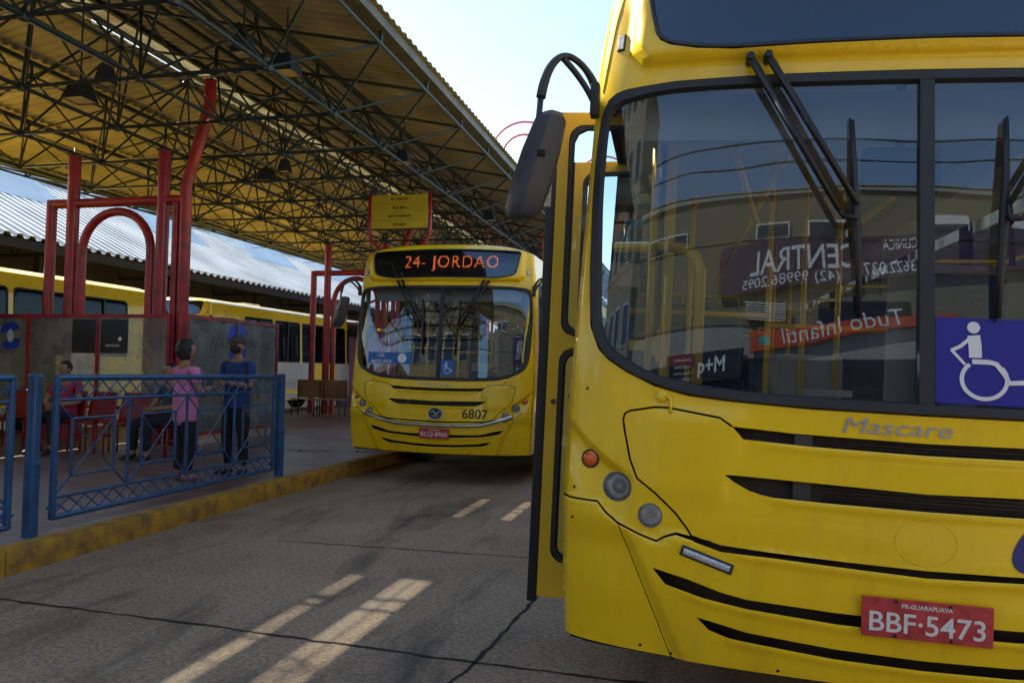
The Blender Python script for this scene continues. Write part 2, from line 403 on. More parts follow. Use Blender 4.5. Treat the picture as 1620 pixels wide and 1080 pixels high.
slot5 = [(-.729, .543), (-.685, .503), (-.623, .485), (-.559, .479), (-.27, .457), (0, .452), (.27, .457), (.559, .479), (.623, .485), (.685, .503), (.729, .543), (.648, .529), (.56, .511), (.27, .490), (0, .484), (-.27, .490), (-.56, .511), (-.648, .529)]
seam = [(1.021, .842), (.95, .69), (.873, .523), (.806, .37)]
LAMPS = [(1.029, .967, .054), (.905, .879, .044)]

def build_front(parent):
    dom = []
    N = 60
    bot = [(u * hw(.372 + .02 * u * u), .372 + .02 * u * u) for u in [-math.cos(math.pi * (i / N)) for i in range(N + 1)]]
    rs = [(hw(z), z) for z in [.392 + (ZC - .392) * i / 80 for i in range(1, 80)]]
    top = [(XC * math.cos(math.pi * i / N), 0) for i in range(N + 1)]
    top = [(x, min(roofz(x), ZC + (roofz(0) - ZC) * 1.0) if abs(x) < XC - 1e-6 else ZC) for x, _ in top]
    ls = [(-x, z) for x, z in rs[::-1]]
    dom = bot + rs + top + ls
    holes = [WS_O, DS_O, slot1, slot2, slot3, slot4, slot5]
    for sg in (1, -1):
        f = (lambda P: [(sg * x, z) for x, z in P])
        holes.append(ribbon(f(half_hatch), .0075)); holes.append(ribbon(f(half_split), [.006] * 7 + [.008, .012, .018])); holes.append(ribbon(f(seam), .0028))
        for x, z, r in LAMPS: holes.append([(sg * x + r * math.cos(a * math.pi / 10), z + r * math.sin(a * math.pi / 10)) for a in range(20)])
    grid = []
    us = [math.sin(math.pi / 2 * (i / 40)) for i in range(-40, 41)]
    for k in range(110):
        z = .38 + k * .0245
        for u in us:
            if abs(u) < .9995: grid.append((u * hw(z) , z + random.uniform(-.001, .001)))
    for k in range(5):
        xm = SLOTLOW[k][2]
        for dz in (-.006, -.014, -.022, -.031, -.042):
            for i in range(-50, 51): grid.append((xm * i / 50, zlow(k, xm * i / 50) + dz))
    for off in (.012, .004, -.004, -.012, -.020, -.028, -.038, -.05):
        for i in range(46):
            ax = .955 + (1.228 - .955) * i / 45
            for sg in (1, -1): grid.append((sg * ax, zcrease(ax) + off))
    for off in (-.03, -.015, 0, .015, .03, .045):
        for i in range(40):
            z = .38 + .46 * i / 39; xb = interp(z, [.376, .523, .69, .838], [.76, .83, .91, .985])
            for sg in (1, -1): grid.append((sg * (xb + off), z))
    def nn(x, z):
        n = N3(x, z); w = hw(z)
        if z > roofz(x) - .02: n = (n + Vector((0, 0, 1.2))).normalized()
        return n
    o = shell('front_panel', dom, holes, grid, lambda x, z: P3(max(-hw(z), min(hw(z), x)), z), nn, YEL, parent, wall=.03)
    return o

def strip_ring(name, A, B, m, parent, h=(.0, .012, .012, .0), n=220, fn=None):
    fn = fn or P3
    def resample(P):
        P = chaikin(P, 1); L = [0]
        for i in range(len(P)): a, b = P[i], P[(i + 1) % len(P)]; L.append(L[-1] + math.hypot(a[0] - b[0], a[1] - b[1]))
        out = []; j = 0
        for k in range(n):
            t = L[-1] * k / n
            while L[j + 1] < t: j += 1
            a, b = P[j], P[(j + 1) % len(P)]; q = (t - L[j]) / (L[j + 1] - L[j] or 1); out.append((a[0] + (b[0] - a[0]) * q, a[1] + (b[1] - a[1]) * q))
        return out
    A = resample(A); B = resample(B); mb = MB(); K = len(h); vs = []
    for i in range(n):
        for k in range(K):
            t = (0, .18, .82, 1)[k] if K == 4 else k / (K - 1)
            x = A[i][0] + (B[i][0] - A[i][0]) * t; z = A[i][1] + (B[i][1] - A[i][1]) * t
            vs.append(fn(x, z, h[k] + 1e-5))
    fs = []
    for i in range(n):
        j = (i + 1) % n
        for k in range(K - 1): fs.append((i * K + k, j * K + k, j * K + k + 1, i * K + k + 1))
    mb.add(vs, fs); o = mb.build(name, m, parent, smooth=True, auto=50); return fix_normals(o)

def patch(name, poly, m, parent, off, step=.06, fn=None, nf=None):
    xs = [p[0] for p in poly]; zs = [p[1] for p in poly]; g = []
    nx = int((max(xs) - min(xs)) / step) + 1; nz = int((max(zs) - min(zs)) / step) + 1
    for i in range(nx):
        for j in range(nz): g.append((min(xs) + (i + .5) * step, min(zs) + (j + .5) * step))
    g = [p for p in g if p[0] < max(xs) and p[1] < max(zs)]
    f = fn or (lambda x, z: smoothP(x, z, off)); nn = nf or smoothN
    return shell(name, poly, [], g, f, nn, m, parent, step=step)
def smoothS(x, z): return gpl(x / hw(z)) + prof(z)
def smoothN(x, z):
    e = .01; x = max(-hw(z) + .03, min(hw(z) - .03, x))
    return Vector(((smoothS(x + e, z) - smoothS(x - e, z)) / (2 * e), -1, (smoothS(x, z + e) - smoothS(x, z - e)) / (2 * e))).normalized()
def smoothP(x, z, off=0):
    # plain skin without the pressed details, moved by off along y
    return Vector((x, smoothS(x, z) - off, z))

def isa_symbol(cx, cz, sz, fn, mname, parent, m=None):
    """wheelchair symbol facing right, sz = height; fn(x,z)->3D"""
    m = m or SWH; mb = MB()
    def strip(P, w):
        n = len(P); poly = ribbon(P, w); k = len(mb.v)
        mb.v += [tuple(fn(cx + x * sz, cz + z * sz)) for x, z in poly]
        for i in range(n - 1): mb.f.append((k + i, k + i + 1, k + 2 * n - 2 - i, k + 2 * n - 1 - i))
    def disc(x, z, r):
        k = len(mb.v); mb.v += [tuple(fn(cx + (x + r * math.cos(a * math.pi / 9)) * sz, cz + (z + r * math.sin(a * math.pi / 9)) * sz)) for a in range(18)]; mb.f.append(tuple(range(k, k + 18)))
    disc(-.10, .43, .075)
    strip([(-.10, .33), (-.085, .20), (-.08, .05)], .15)
    strip([(-.13, .30), (-.25, .19), (-.36, .13)], .045); strip([(-.36, .14), (-.28, .05), (-.2, -.04)], .035)
    strip([(-.12, -.0), (.08, -.0), (.16, -.02), (.25, -.14), (.31, -.25), (.48, -.235)], .06)
    arc = [(.02 + .26 * math.cos(R(a)), -.22 + .24 * math.sin(R(a))) for a in range(130, 401, 10)]
    strip(arc, .05)
    return mb.build(mname, m, parent)

def lamp(name, x, z, r, parent, m1, deep=True, rim=True, sg=1):
    n = smoothN(x, z); c0 = P3(x, z); mb = MB()
    o = empty(name); o.parent = parent
    if deep:
        MB().lathe([(r * 1.0, .002), (r * .94, -.004), (r * .9, -.02), (r * .6, -.04), (r * .25, -.05), (.001, -.05)], c0, n).build('reflector', m1, o, True)
        MB().lathe([(r * .24, -.03), (r * .22, -.02), (r * .1, -.012), (.001, -.010)], c0 - n * .012, n).build('bulb', CHR, o, True)
        MB().lathe([(r * .97, -.006), (r * .9, .003), (r * .6, .010), (r * .3, .013), (.001, .014)], c0, n).build('lens', LENS, o, True)
    else:
        MB().lathe([(r * 1.14, -.004), (r * 1.13, .006), (r * .98, .008), (r * .96, .0)], c0, n).build('rim', RUB, o, True)
        MB().lathe([(r * .97, .004), (r * .8, .010), (r * .4, .013), (.001, .014)], c0, n).build('lens', AMB, o, True)
        mb = MB()
        for k in range(-3, 4): mb.box(-r * .8, r * .8, -.0155, -.012, k * r * .26 - .0015, k * r * .26 + .0015, Matrix.Translation(c0))
        if False: mb.build('ribs', AMB, o)
    return o

def side_map(sg):
    return (lambda y, z: Vector((sg * hw(z), y, z))), (lambda y, z: Vector((sg, -1.5 if y < smoothS(hw(z), z) + .01 else 0, .03 if z < 2.8 else .3)).normalized() if False else Vector((sg, 0, (.035 if z < 2.6 else .2))).normalized())

L_BUS = 11.4
def build_bus_core(parent, tinted=False, doors_open=True):
    """all the parts a bus of this family shares. Local: x right seen from the front, y backwards, z up"""
    build_front(parent)
    # bumper underside lip
    mb = MB(); N = 60; us = [-1 + 2 * i / N for i in range(N + 1)]; vs = []
    for u in us:
        z = .372 + .02 * u * u; x = u * hw(z); p = P3(x, z); q = p + Vector((-.05 * u, .07, -.012)); vs += [p, q]
    mb.add(vs, [(2 * i, 2 * i + 1, 2 * i + 3, 2 * i + 2) for i in range(N)]); mb.build('bumper_lip', YEL, parent, True)
    # backing behind the slots
    for k, (poly, d) in enumerate(((slot1, .05), (slot2, .055), (slot3, .04), (slot4, .05), (slot5, .05))):
        xs = [p[0] for p in poly]; zs = [p[1] for p in poly]
        x0, x1, z0, z1 = min(xs) - .03, max(xs) + .03, min(zs) - .03, max(zs) + .03
        g = patch('grille', [(x0, z0), (x1, z0), (x1, z1), (x0, z1)], GRILLE, parent, -d, .08)
        if k in (0, 1):
            mb = MB(); nb = 4 if k == 1 else 2
            for j in range(nb):
                zz = (.982 if k == 1 else 1.165) + j * .013
                pts = [(x, smoothS(x, zz) + d - .012, zz) for x in [-.32 + .64 * i / 16 for i in range(17)]]
                mb.path(pts, .0035, 4)
            mb.build('slat', BLK, g)
            MB().box(-.42, -.36, smoothS(.4, 1) + .03, smoothS(.4, 1) + .04, (.96 if k == 1 else 1.14), (1.05 if k == 1 else 1.21)).build('latch', DASH, g)
    patch('seam_backing', [(-1.19, .36), (1.19, .36), (1.19, 1.285), (-1.19, 1.285)], BLKM, parent, -.062, .07)
    # windscreen
    ws = patch('windscreen', WS_O, GLW, parent, -.012, .05)
    strip_ring('windscreen_rubber', WS_O, WS_I, RUB, ws, h=(-.004, .012, .010, -.012), fn=P3)
    mb = MB(); vs = []
    zs = [1.31 + (2.50 - 1.31) * i / 24 for i in range(25)]
    for z in zs:
        for x, o in ((-.026, -.012), (-.024, .008), (.024, .008), (.026, -.012)): vs.append(smoothP(x, z, o))
    mb.add(vs, [(i * 4 + k, i * 4 + k + 1, i * 4 + k + 5, i * 4 + k + 4) for i in range(24) for k in range(3)]); mb.build('windscreen_mullion', RUB, ws)
    # destination display
    dp = patch('destination_display', [(x * .97, 2.815 + (z - 2.815) * .95) for x, z in DS_O], DISP, parent, -.005, .08)
    gl = patch('display_glass', DS_O, GLDI, dp, .036, .08)
    strip_ring('display_rubber', DS_O, DS_I, RUB, dp, h=(-.006, .008, .006, -.006), n=200, fn=lambda x, z, o: P3(x, z) + N3(x, z) * o)
    # marker lamps on the header
    for sg in (1, -1):
        x = 1.099; c0 = P3(sg * x, 2.70); n = N3(sg * x, 2.70)
        mm = Matrix.Translation(c0) @ n.to_track_quat('-Y', 'Z').to_matrix().to_4x4()
        ml = MB().bbox(-.017, .017, -.006, .004, -.037, .037, .006, mm).build('marker_lamp', DASH, parent)
        MB().bbox(-.012, .012, -.009, -.0065, -.03, .03, .001, mm).build('lens', LAMP, ml)
        # header corner seam
        mb = MB(); pts = [P3(sg * interp(z, [2.35, 2.494, 2.784, 2.9], [1.176, 1.166, 1.125, 1.10]), z, .0012) for z in [2.5 + .4 * i / 16 for i in range(17)]]
        mb.path(pts, .0016, 4); mb.build('panel_seam', BLK, parent)
        lamp('turn_signal', sg * 1.134, 1.058, .031, parent, AMB, deep=False)
        # bonnet catch
        ck = MB().lathe([(.021, 0), (.021, .008), (.016, .012), (.001, .013)], P3(sg * .882, 1.306, .0), smoothN(sg * .882, 1.306)).build('hood_catch', YEL, parent, True, 40)
        MB().path([P3(sg * .87, 1.306, .008), P3(sg * .852, 1.302, .01), P3(sg * .848, 1.28, .01), P3(sg * .848, 1.247, .006)], .006, 8).build('catch_bracket', YEL, ck, True)
    # wiper pairs
    for sg in (-1, 1):
        w = empty('wiper'); w.parent = parent
        sp = lambda x, z, o: smoothP(sg * x, z, o)
        mb = MB()
        a0, a1 = sp(-.614, 2.574, .05), sp(-.30, 1.995, .055); b0, b1 = sp(-.551, 2.577, .05), sp(-.241, 2.017, .055)
        mb.path([a0, a1], [.015, .011], 6, flat=1.25); mb.path([b0, b1], [.015, .011], 6, flat=1.25)
        mb.path([a1, sp(-.285, 1.97, .055), sp(-.245, 1.965, .055), b1], .010, 6)
        mb.build('wiper_arm', BLK, w, True)
        mb = MB()
        for q in (a0, b0):
            mb.lathe([(.014, -.05), (.016, 0), (.014, .018), (.001, .02)], q, (0, -1, .1), 12)
            mb.lathe([(.009, 0), (.009, .012), (.001, .013)], q + Vector((.012 * sg, -.0, -.022)), (0, -1, .1), 8)
        mb.build('wiper_pivot', BLK, w, True, 40)
        mb = MB(); mb.path([sp(-.252, 2.333, .012), sp(-.246, 2.16, .02), sp(-.238, 1.98, .022), sp(-.226, 1.80, .02), sp(-.219, 1.631, .012)], [.008, .012, .017, .013, .009], 6)
        mb.path([sp(-.258, 2.345, .004), sp(-.215, 1.62, .004)], .004, 4)
        mb.tube(sp(-.25, 1.975, .055), sp(-.238, 1.98, .018), .008, 6)
        mb.build('wiper_blade', BLK, w, True)
    # sides
    for sg in (1, -1):
        z0, z1 = .392, ZC
        front = [(smoothS(hw(z), z) - disp(hw(z), z) * 1.0, z) for z in [z0 + (z1 - z0) * i / 60 for i in range(61)]]
        dom = front[::1] + [(L_BUS, z1), (L_BUS, z0 + .02)]
        dom = [(y, z) for y, z in dom]
        holes = []; wins = []
        if sg == 1:
            wins = [(.50, 1.55, 1.40, 2.60)] + [(1.75 + 1.5 * i, 3.15 + 1.5 * i, 1.50, 2.70) for i in range(6)]
        else:
            wins = [(2.05 + 1.5 * i, 3.45 + 1.5 * i, 1.50, 2.70) for i in range(3)] + [(8.05, 9.4, 1.50, 2.70), (9.55, 10.9, 1.50, 2.70)]
            holes.append([(.52, .42), (1.72, .42), (1.72, 2.58), (.52, 2.58)])
            holes.append([(6.65, .42), (7.85, .42), (7.85, 2.58), (6.65, 2.58)])
        hol_w = [rrect(a, b, c_, d, .09) for a, b, c_, d in wins]
        arches = [[(yc + .56 * math.cos(R(a)), max(.3, .48 + .52 * math.sin(R(a)))) for a in range(-20, 201, 10)] for yc in (2.45, 8.45)]
        grid = [(y * .3, z * .12 + .4) for y in range(1, 38) for z in range(0, 21)]
        for w in hol_w: pass
        fn, nf = side_map(sg)
        sd = shell('side_panel', dom, holes + hol_w + arches, grid, fn, nf, YEL, parent, wall=.04, step=.05)
        for (a, b, c_, d), h in zip(wins, hol_w):
            g = patch('side_window', h, GLD if tinted else GLS, parent, 0, .3, fn=lambda y, z: Vector((sg * (hw(z) - .012), y, z)), nf=nf)
            ins = [((y - (a + b) / 2) * (1 - .07 / (b - a)) + (a + b) / 2, (z - (c_ + d) / 2) * (1 - .07 / (d - c_)) + (c_ + d) / 2) for y, z in h]
            strip_ring('window_rubber', h, ins, RUB, g, h=(-.002, .006, .006, -.012), n=60, fn=lambda y, z, o: Vector((sg * (hw(z) + o), y, z)))
            if b - a > 1.2:
                MB().box(sg * (hw(2) - .03), sg * (hw(2) + .004), (a + b) / 2 - .02, (a + b) / 2 + .02, c_ + .03, d - .03).build('window_divider', RUB, g)
    # roof
    N = 48; ysn = 12; vs = []; fs = []
    for i in range(N + 1):
        x = -XC * math.cos(math.pi * i / N); zt = roofz(x) if 0 < i < N else ZC
        y0 = P3(x, zt).y
        for j in range(ysn + 1):
            t = (0, .003, .008, .02, .05, .1, .2, .35, .5, .65, .8, .9, 1)[j]
            vs.append(Vector((x, y0 + (L_BUS - y0) * t, zt + .035 * sstep(t * 30) * (1 - (x / XC) ** 4))))
    for i in range(N):
        for j in range(ysn): a = i * (ysn + 1) + j; fs.append((a, a + ysn + 1, a + ysn + 2, a + 1))
    MB().add(vs, fs).build('roof', YEL, parent, True)
    for yy in (3.0, 7.4):
        MB().bbox(-.38, .38, yy, yy + .75, 3.09, 3.17, .02).build('roof_vent', WHT, parent, True, 40)
    # rear wall
    vs = [(-1.2, L_BUS, .40), (1.2, L_BUS, .40), (1.2, L_BUS, 1.6), (1.19, L_BUS, 2.6), (XC, L_BUS, ZC), (.8, L_BUS, 3.05), (0, L_BUS, 3.11), (-.8, L_BUS, 3.05), (-XC, L_BUS, ZC), (-1.19, L_BUS, 2.6), (-1.2, L_BUS, 1.6)]
    MB().add(vs, [tuple(range(11))]).build('rear_panel', YEL, parent)
    MB().bbox(-1.0, 1.0, L_BUS, L_BUS + .02, 1.6, 2.5, .008).build('rear_window', BLK, parent)
    # chassis and wheels
    MB().box(-.62, .62, .35, 11.2, .40, .78).build('chassis', BLKM, parent)
    for yc in (2.45, 8.45):
        for sg in (1, -1):
            w = empty('wheel'); w.parent = parent; zc = .49 + .035 * sg - .03
            MB().lathe([(.30, -.14), (.44, -.14), (.48, -.11), (.48, .11), (.44, .14), (.30, .14)], (sg * 1.03, yc, zc), (sg, 0, 0), 32).build('tyre', TYRE, w, True, 40)
            MB().lathe([(.30, .135), (.28, .08), (.14, .03), (.12, .09), (.05, .10), (.001, .10)], (sg * 1.03, yc, zc), (sg, 0, 0), 24).build('rim', RIM, w, True, 40)
        # small hardware
    mb = MB()
    for x, z in ((-.079, 2.575), (-.81, .392), (.81, .392), (-.92, .405), (.92, .405), (-.45, .39), (.45, .39), (-1.16, 1.32), (1.16, 1.32), (-1.19, .95), (-1.19, .84), (1.19, .95), (1.19, .84)):
        mb.lathe([(.006, 0), (.005, .002), (.001, .003)], P3(x, z, .0), N3(x, z), 8)
    mb.build('screw_heads', BLK, parent)
    # interior
    MB().box(-1.15, 1.15, .42, 11.3, .86, .90).build('floor', FLOORM, parent)
    MB().box(-1.05, 1.05, .50, 11.3, 2.66, 2.70).build('ceiling', INTC, parent)
    mb = MB()
    for sg in (1, -1):
        a, b = sorted((sg * .72, sg * 1.10)); mb.box(a, b, .7, 11.2, 2.50, 2.655)
    mb.build('air_duct', INTC, parent)
    db = MB().bbox(-.95, 1.02, .21, .52, .95, 1.27, .05).build('dashboard', DASH, parent, True, 40)
    MB().bbox(.18, .95, .50, .72, 1.12, 1.42, .05).build('instrument_binnacle', DASH, db, True, 40)
    MB().bbox(-1.0, 1.0, .36, .42, 2.33, 2.52, .01).build('header_panel', INTC, parent)
    st = empty('steering_wheel'); st.parent = parent
    mb = MB(); c0 = Vector((.62, .86, 1.36)); ax = Vector((0, -.55, .83)).normalized(); u = ax.orthogonal().normalized(); v = ax.cross(u)
    mb.path([c0 + (u * math.cos(a * math.pi / 14) + v * math.sin(a * math.pi / 14)) * .225 for a in range(29)], .014, 8, cap=False); mb.build('rim', BLK, st, True)
    MB().tube(c0, c0 - ax * .3, .03, 8).path([c0 + u * .22, c0, c0 - u * .22], .012, 6).build('column', BLK, st, True)
    def seat(x, y, m=SEATM):
        t = empty('seat'); t.parent = parent
        MB().bbox(x - .21, x + .21, y - .2, y + .22, 1.28, 1.37, .03).build('cushion', m, t, True, 40)
        MB().bbox(x - .21, x + .21, y + .2, y + .28, 1.32, 1.98, .035).build('backrest', m, t, True, 40)
        MB().box(x - .15, x + .15, y - .1, y + .15, .90, 1.28).build('pedestal', DASH, t)
        MB().path([(x - .2, y + .24, 1.9), (x - .17, y + .24, 2.05), (x + .17, y + .24, 2.05), (x + .2, y + .24, 1.9)], .012, 6).build('grab_handle', HAND, t, True)
    seat(.62, 1.35)
    for r in range(8):
        for x in (.93, .48) + ((-.93, -.48) if r not in (0, 4) else ()): seat(x, 2.6 + r * 1.0)
    mb = lambda pts, r=.017: MB().path(pts, r, 8).build('handrail', HAND, parent, True)
    mb([(-.74, .62, .9), (-.74, .62, 1.84), (-.76, .63, 1.90), (-.81, .65, 1.94), (-.88, .67, 1.95), (-1.12, .72, 1.95)], .024)
    mb([(-.95, .62, .9), (-.95, .62, 2.55)]); mb([(-.75, 1.8, .9), (-.75, 1.8, 2.66)]); mb([(-.30, 1.9, .9), (-.30, 1.9, 2.66)])
    mb([(-.06, 2.2, .9), (-.06, 2.2, 2.66)]); mb([(.14, 2.2, .9), (.14, 2.2, 2.66)]); mb([(-1.1, 1.8, 1.75), (-.3, 1.85, 1.75)])
    mb([(-.3, 1.9, 1.7), (.95, 2.1, 1.7)]); mb([(-.35, 1.0, 2.45), (-.35, 10.8, 2.45)]); mb([(.35, 1.9, 2.45), (.35, 10.8, 2.45)])
    mb([(-.6, 1.0, 2.5), (-.42, 1.5, 2.2)]); mb([(.02, 4.2, .9), (.02, 4.2, 2.66)]); mb([(-.3, 6.2, .9), (-.3, 6.2, 2.66)]); mb([(.3, 5.2, .9), (.3, 5.2, 2.66)])
    # turnstile box, partition behind the driver
    MB().bbox(.30, 1.12, 1.72, 1.76, .90, 2.05, .01).build('driver_partition', INT, parent)
    MB().bbox(-.20, .20, 2.25, 2.7, .9, 1.55, .04).build('fare_box', INT, parent, True, 40)
    im = MB().bbox(-.16, .12, .36, .39, 2.12, 2.30, .03).build('interior_mirror', BLK, parent, True, 40)
    MB().tube((-.02, .38, 2.28), (-.02, .40, 2.66), .018, 8).build('mirror_stem', BLK, im)
    # mirrors outside
    for sg in (-1, 1):
        mi = empty('mirror'); mi.parent = parent
        ap = Vector((sg * 1.192, .24, 2.475)); o_ = lambda a, b, c_: tuple(ap + Vector((sg * a, b, c_)))
        arc = [(0, 0, 0.03), (.02, -.01, .075), (.055, -.04, .115), (.10, -.08, .135), (.135, -.11, .12), (.165, -.14, .07), (.183, -.16, .0), (.19, -.17, -.06)]
        mb_ = MB()
        def smooth3(P, it=2):
            P = [Vector(p) for p in P]
            for _ in range(it):
                Q = [P[0]]
                for a_, b_ in zip(P[:-1], P[1:]): Q += [a_.lerp(b_, .25), a_.lerp(b_, .75)]
                P = Q + [P[-1]]
            return P
        A3 = smooth3(arc); mb_.path([o_(*p) for p in A3], [interp(i / (len(A3) - 1), [0, .25, .5, .7, .85, 1], [.02, .014, .013, .017, .019, .019]) for i in range(len(A3))], 10)
        arc2 = [(0, 0, -.035), (.03, -.02, .02), (.075, -.06, .075), (.12, -.10, .115)]
        mb_.path([o_(*p) for p in smooth3(arc2)], .0125, 8)
        mb_.path([o_(.19, -.17, -.05), o_(.195, -.175, -.18), o_(.205, -.18, -.33), o_(.208, -.18, -.42)], [.0125, .012, .013, .006], 8)
        mb_.build('mirror_arm', MIRB, mi, True)
        MB().bbox(ap.x - .018, ap.x + .018, ap.y - .03, ap.y + .03, ap.z - .085, ap.z + .05, .01).build('mirror_bracket', BLK, mi, True, 40)
        cx = ap.x + sg * .19; cy = ap.y - .14
        prof_ = [(z - .062, wx * .8, wy) for z, wx, wy in ((2.425, .022, .03), (2.422, .052, .05), (2.40, .072, .07), (2.28, .088, .082), (2.15, .092, .08), (2.06, .086, .072), (2.025, .066, .055), (2.015, .04, .03))]
        vs = []; fs = []; n = 10
        for z, wx, wy in prof_:
            lean = (2.20 - z) * .26 * sg
            shp = [(-1, .45), (-.8, 1), (.8, 1), (1, .45), (1, -.25), (.62, -.7), (.12, -.98), (-.2, -1.05), (-.62, -.7), (-1, -.3)]
            if sg < 0: shp = [(-a, b) for a, b in shp]
            for a, b in shp: vs.append((cx + lean + a * wx, cy + b * wy, z))
        for k in range(len(prof_) - 1):
            for j in range(n): a = k * n + j; b = k * n + (j + 1) % n; fs.append((a, b, b + n, a + n))
        fs.append(tuple(range(n))[::-1]); fs.append(tuple(range((len(prof_) - 1) * n, len(prof_) * n)))
        h = MB().add(vs, fs).build('mirror_housing', MIRH, mi, True, 24); fix_normals(h)
        MB().bbox(cx - .04, cx + .04, cy + .075, cy + .085, 2.02, 2.32, .002).build('mirror_glass', LAMP, mi)
        MB().bbox(cx - sg * .02 - .015, cx - sg * .02 + .015, cy - .092, cy - .07, 2.175, 2.20, .004).build('mirror_screw_recess', BLKM, mi)
MIRB = mat('mirror_arm_plastic', (.03, .028, .024), .5, var=.2)
MIRH = mat('mirror_housing_plastic', (.045, .049, .062), .42, var=.12, bump=.03)

def door_leaf(parent, M_, name='door_leaf'):
    """leaf in a local plane: x 0..w, z 0..h; M_ places it"""
    d = empty(name); d.parent = parent
    w, h = .56, 2.26
    fr = MB()
    win = [rrect(.052, w - .05, 1.205, h - .055, .07), rrect(.052, w - .05, .155, 1.155, .07)]
    for off, sg in ((0, -1), (.035, 1)):
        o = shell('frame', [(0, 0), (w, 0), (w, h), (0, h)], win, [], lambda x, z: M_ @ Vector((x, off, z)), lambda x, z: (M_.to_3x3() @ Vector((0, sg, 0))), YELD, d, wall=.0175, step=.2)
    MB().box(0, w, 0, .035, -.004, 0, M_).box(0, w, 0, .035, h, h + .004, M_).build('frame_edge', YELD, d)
    for wn2 in win:
        g = shell('door_window', wn2, [], [], lambda x, z: M_ @ Vector((x, .017, z)), lambda x, z: (M_.to_3x3() @ Vector((0, -1, 0))), GLS, d, step=.1)
        cx = sum(p[0] for p in wn2) / len(wn2); cz = sum(p[1] for p in wn2) / len(wn2)
        ww = max(p[0] for p in wn2) - min(p[0] for p in wn2); hh = max(p[1] for p in wn2) - min(p[1] for p in wn2)
        ins = [((x - cx) * (1 - .056 / ww) + cx, (z - cz) * (1 - .056 / hh) + cz) for x, z in wn2]
        strip_ring('window_rubber', wn2, ins, RUB, g, h=(-.002, .010, .010, -.004), n=60, fn=lambda x, z, o: M_ @ Vector((x, -o, z)))
    MB().bbox(-.045, -.001, -.006, .042, -.03, h + .01, .008, M_).build('edge_rubber', RUB, d, True, 40)
    MB().lathe([(.012, 0), (.012, .012), (.001, .014)], M_ @ Vector((.035, -.0, .90)), M_.to_3x3() @ Vector((0, -1, 0)), 10).build('latch_knob', DASH, d, True, 40)
    MB().path([M_ @ Vector((w - .03, -.03, .55)), M_ @ Vector((w - .03, -.03, 1.5))], .012, 8).build('grab_rail', HAND, d, True)
    return d

def plate(parent, txt, sub):
    z = .6228; n = smoothN(0, z); c0 = Vector((0, S(0, z) - .018, z))
    pl = empty('license_plate'); pl.parent = parent
    MB().bbox(-.2, .2, c0.y - .003, c0.y + .003, z - .065, z + .065, .003).prism([(-.19, z - .03), (.19, z - .03), (.19, z + .03), (-.19, z + .03)], .02, lambda x, zz, h: (x, c0.y + .003 + h, zz)).build('plate_panel', PRED, pl)
    rim = ribbon(rrect(-.197, .197, z - .062, z + .062, .006, 3) + [rrect(-.197, .197, z - .062, z + .062, .006, 3)[0]], .004)
    lettering('plate_number', txt, .066, lambda x, y: (x, c0.y - .0045, z - .013 + y), PWH, pl, width=.352, bold=.012)
    if sub: lettering('plate_town', sub, .015, lambda x, y: (x, c0.y - .0045, z + .043 + y), PWH, pl, width=.155, bold=.02)
    mb = MB()
    for x, zz in ((-.095, .055), (.07, .055), (-.095, -.056), (.075, -.056)): mb.lathe([(.006, 0), (.005, .003), (.001, .004)], (x, c0.y - .003, z + zz), (0, -1, 0), 8)
    mb.build('plate_bolt', BLK, pl)

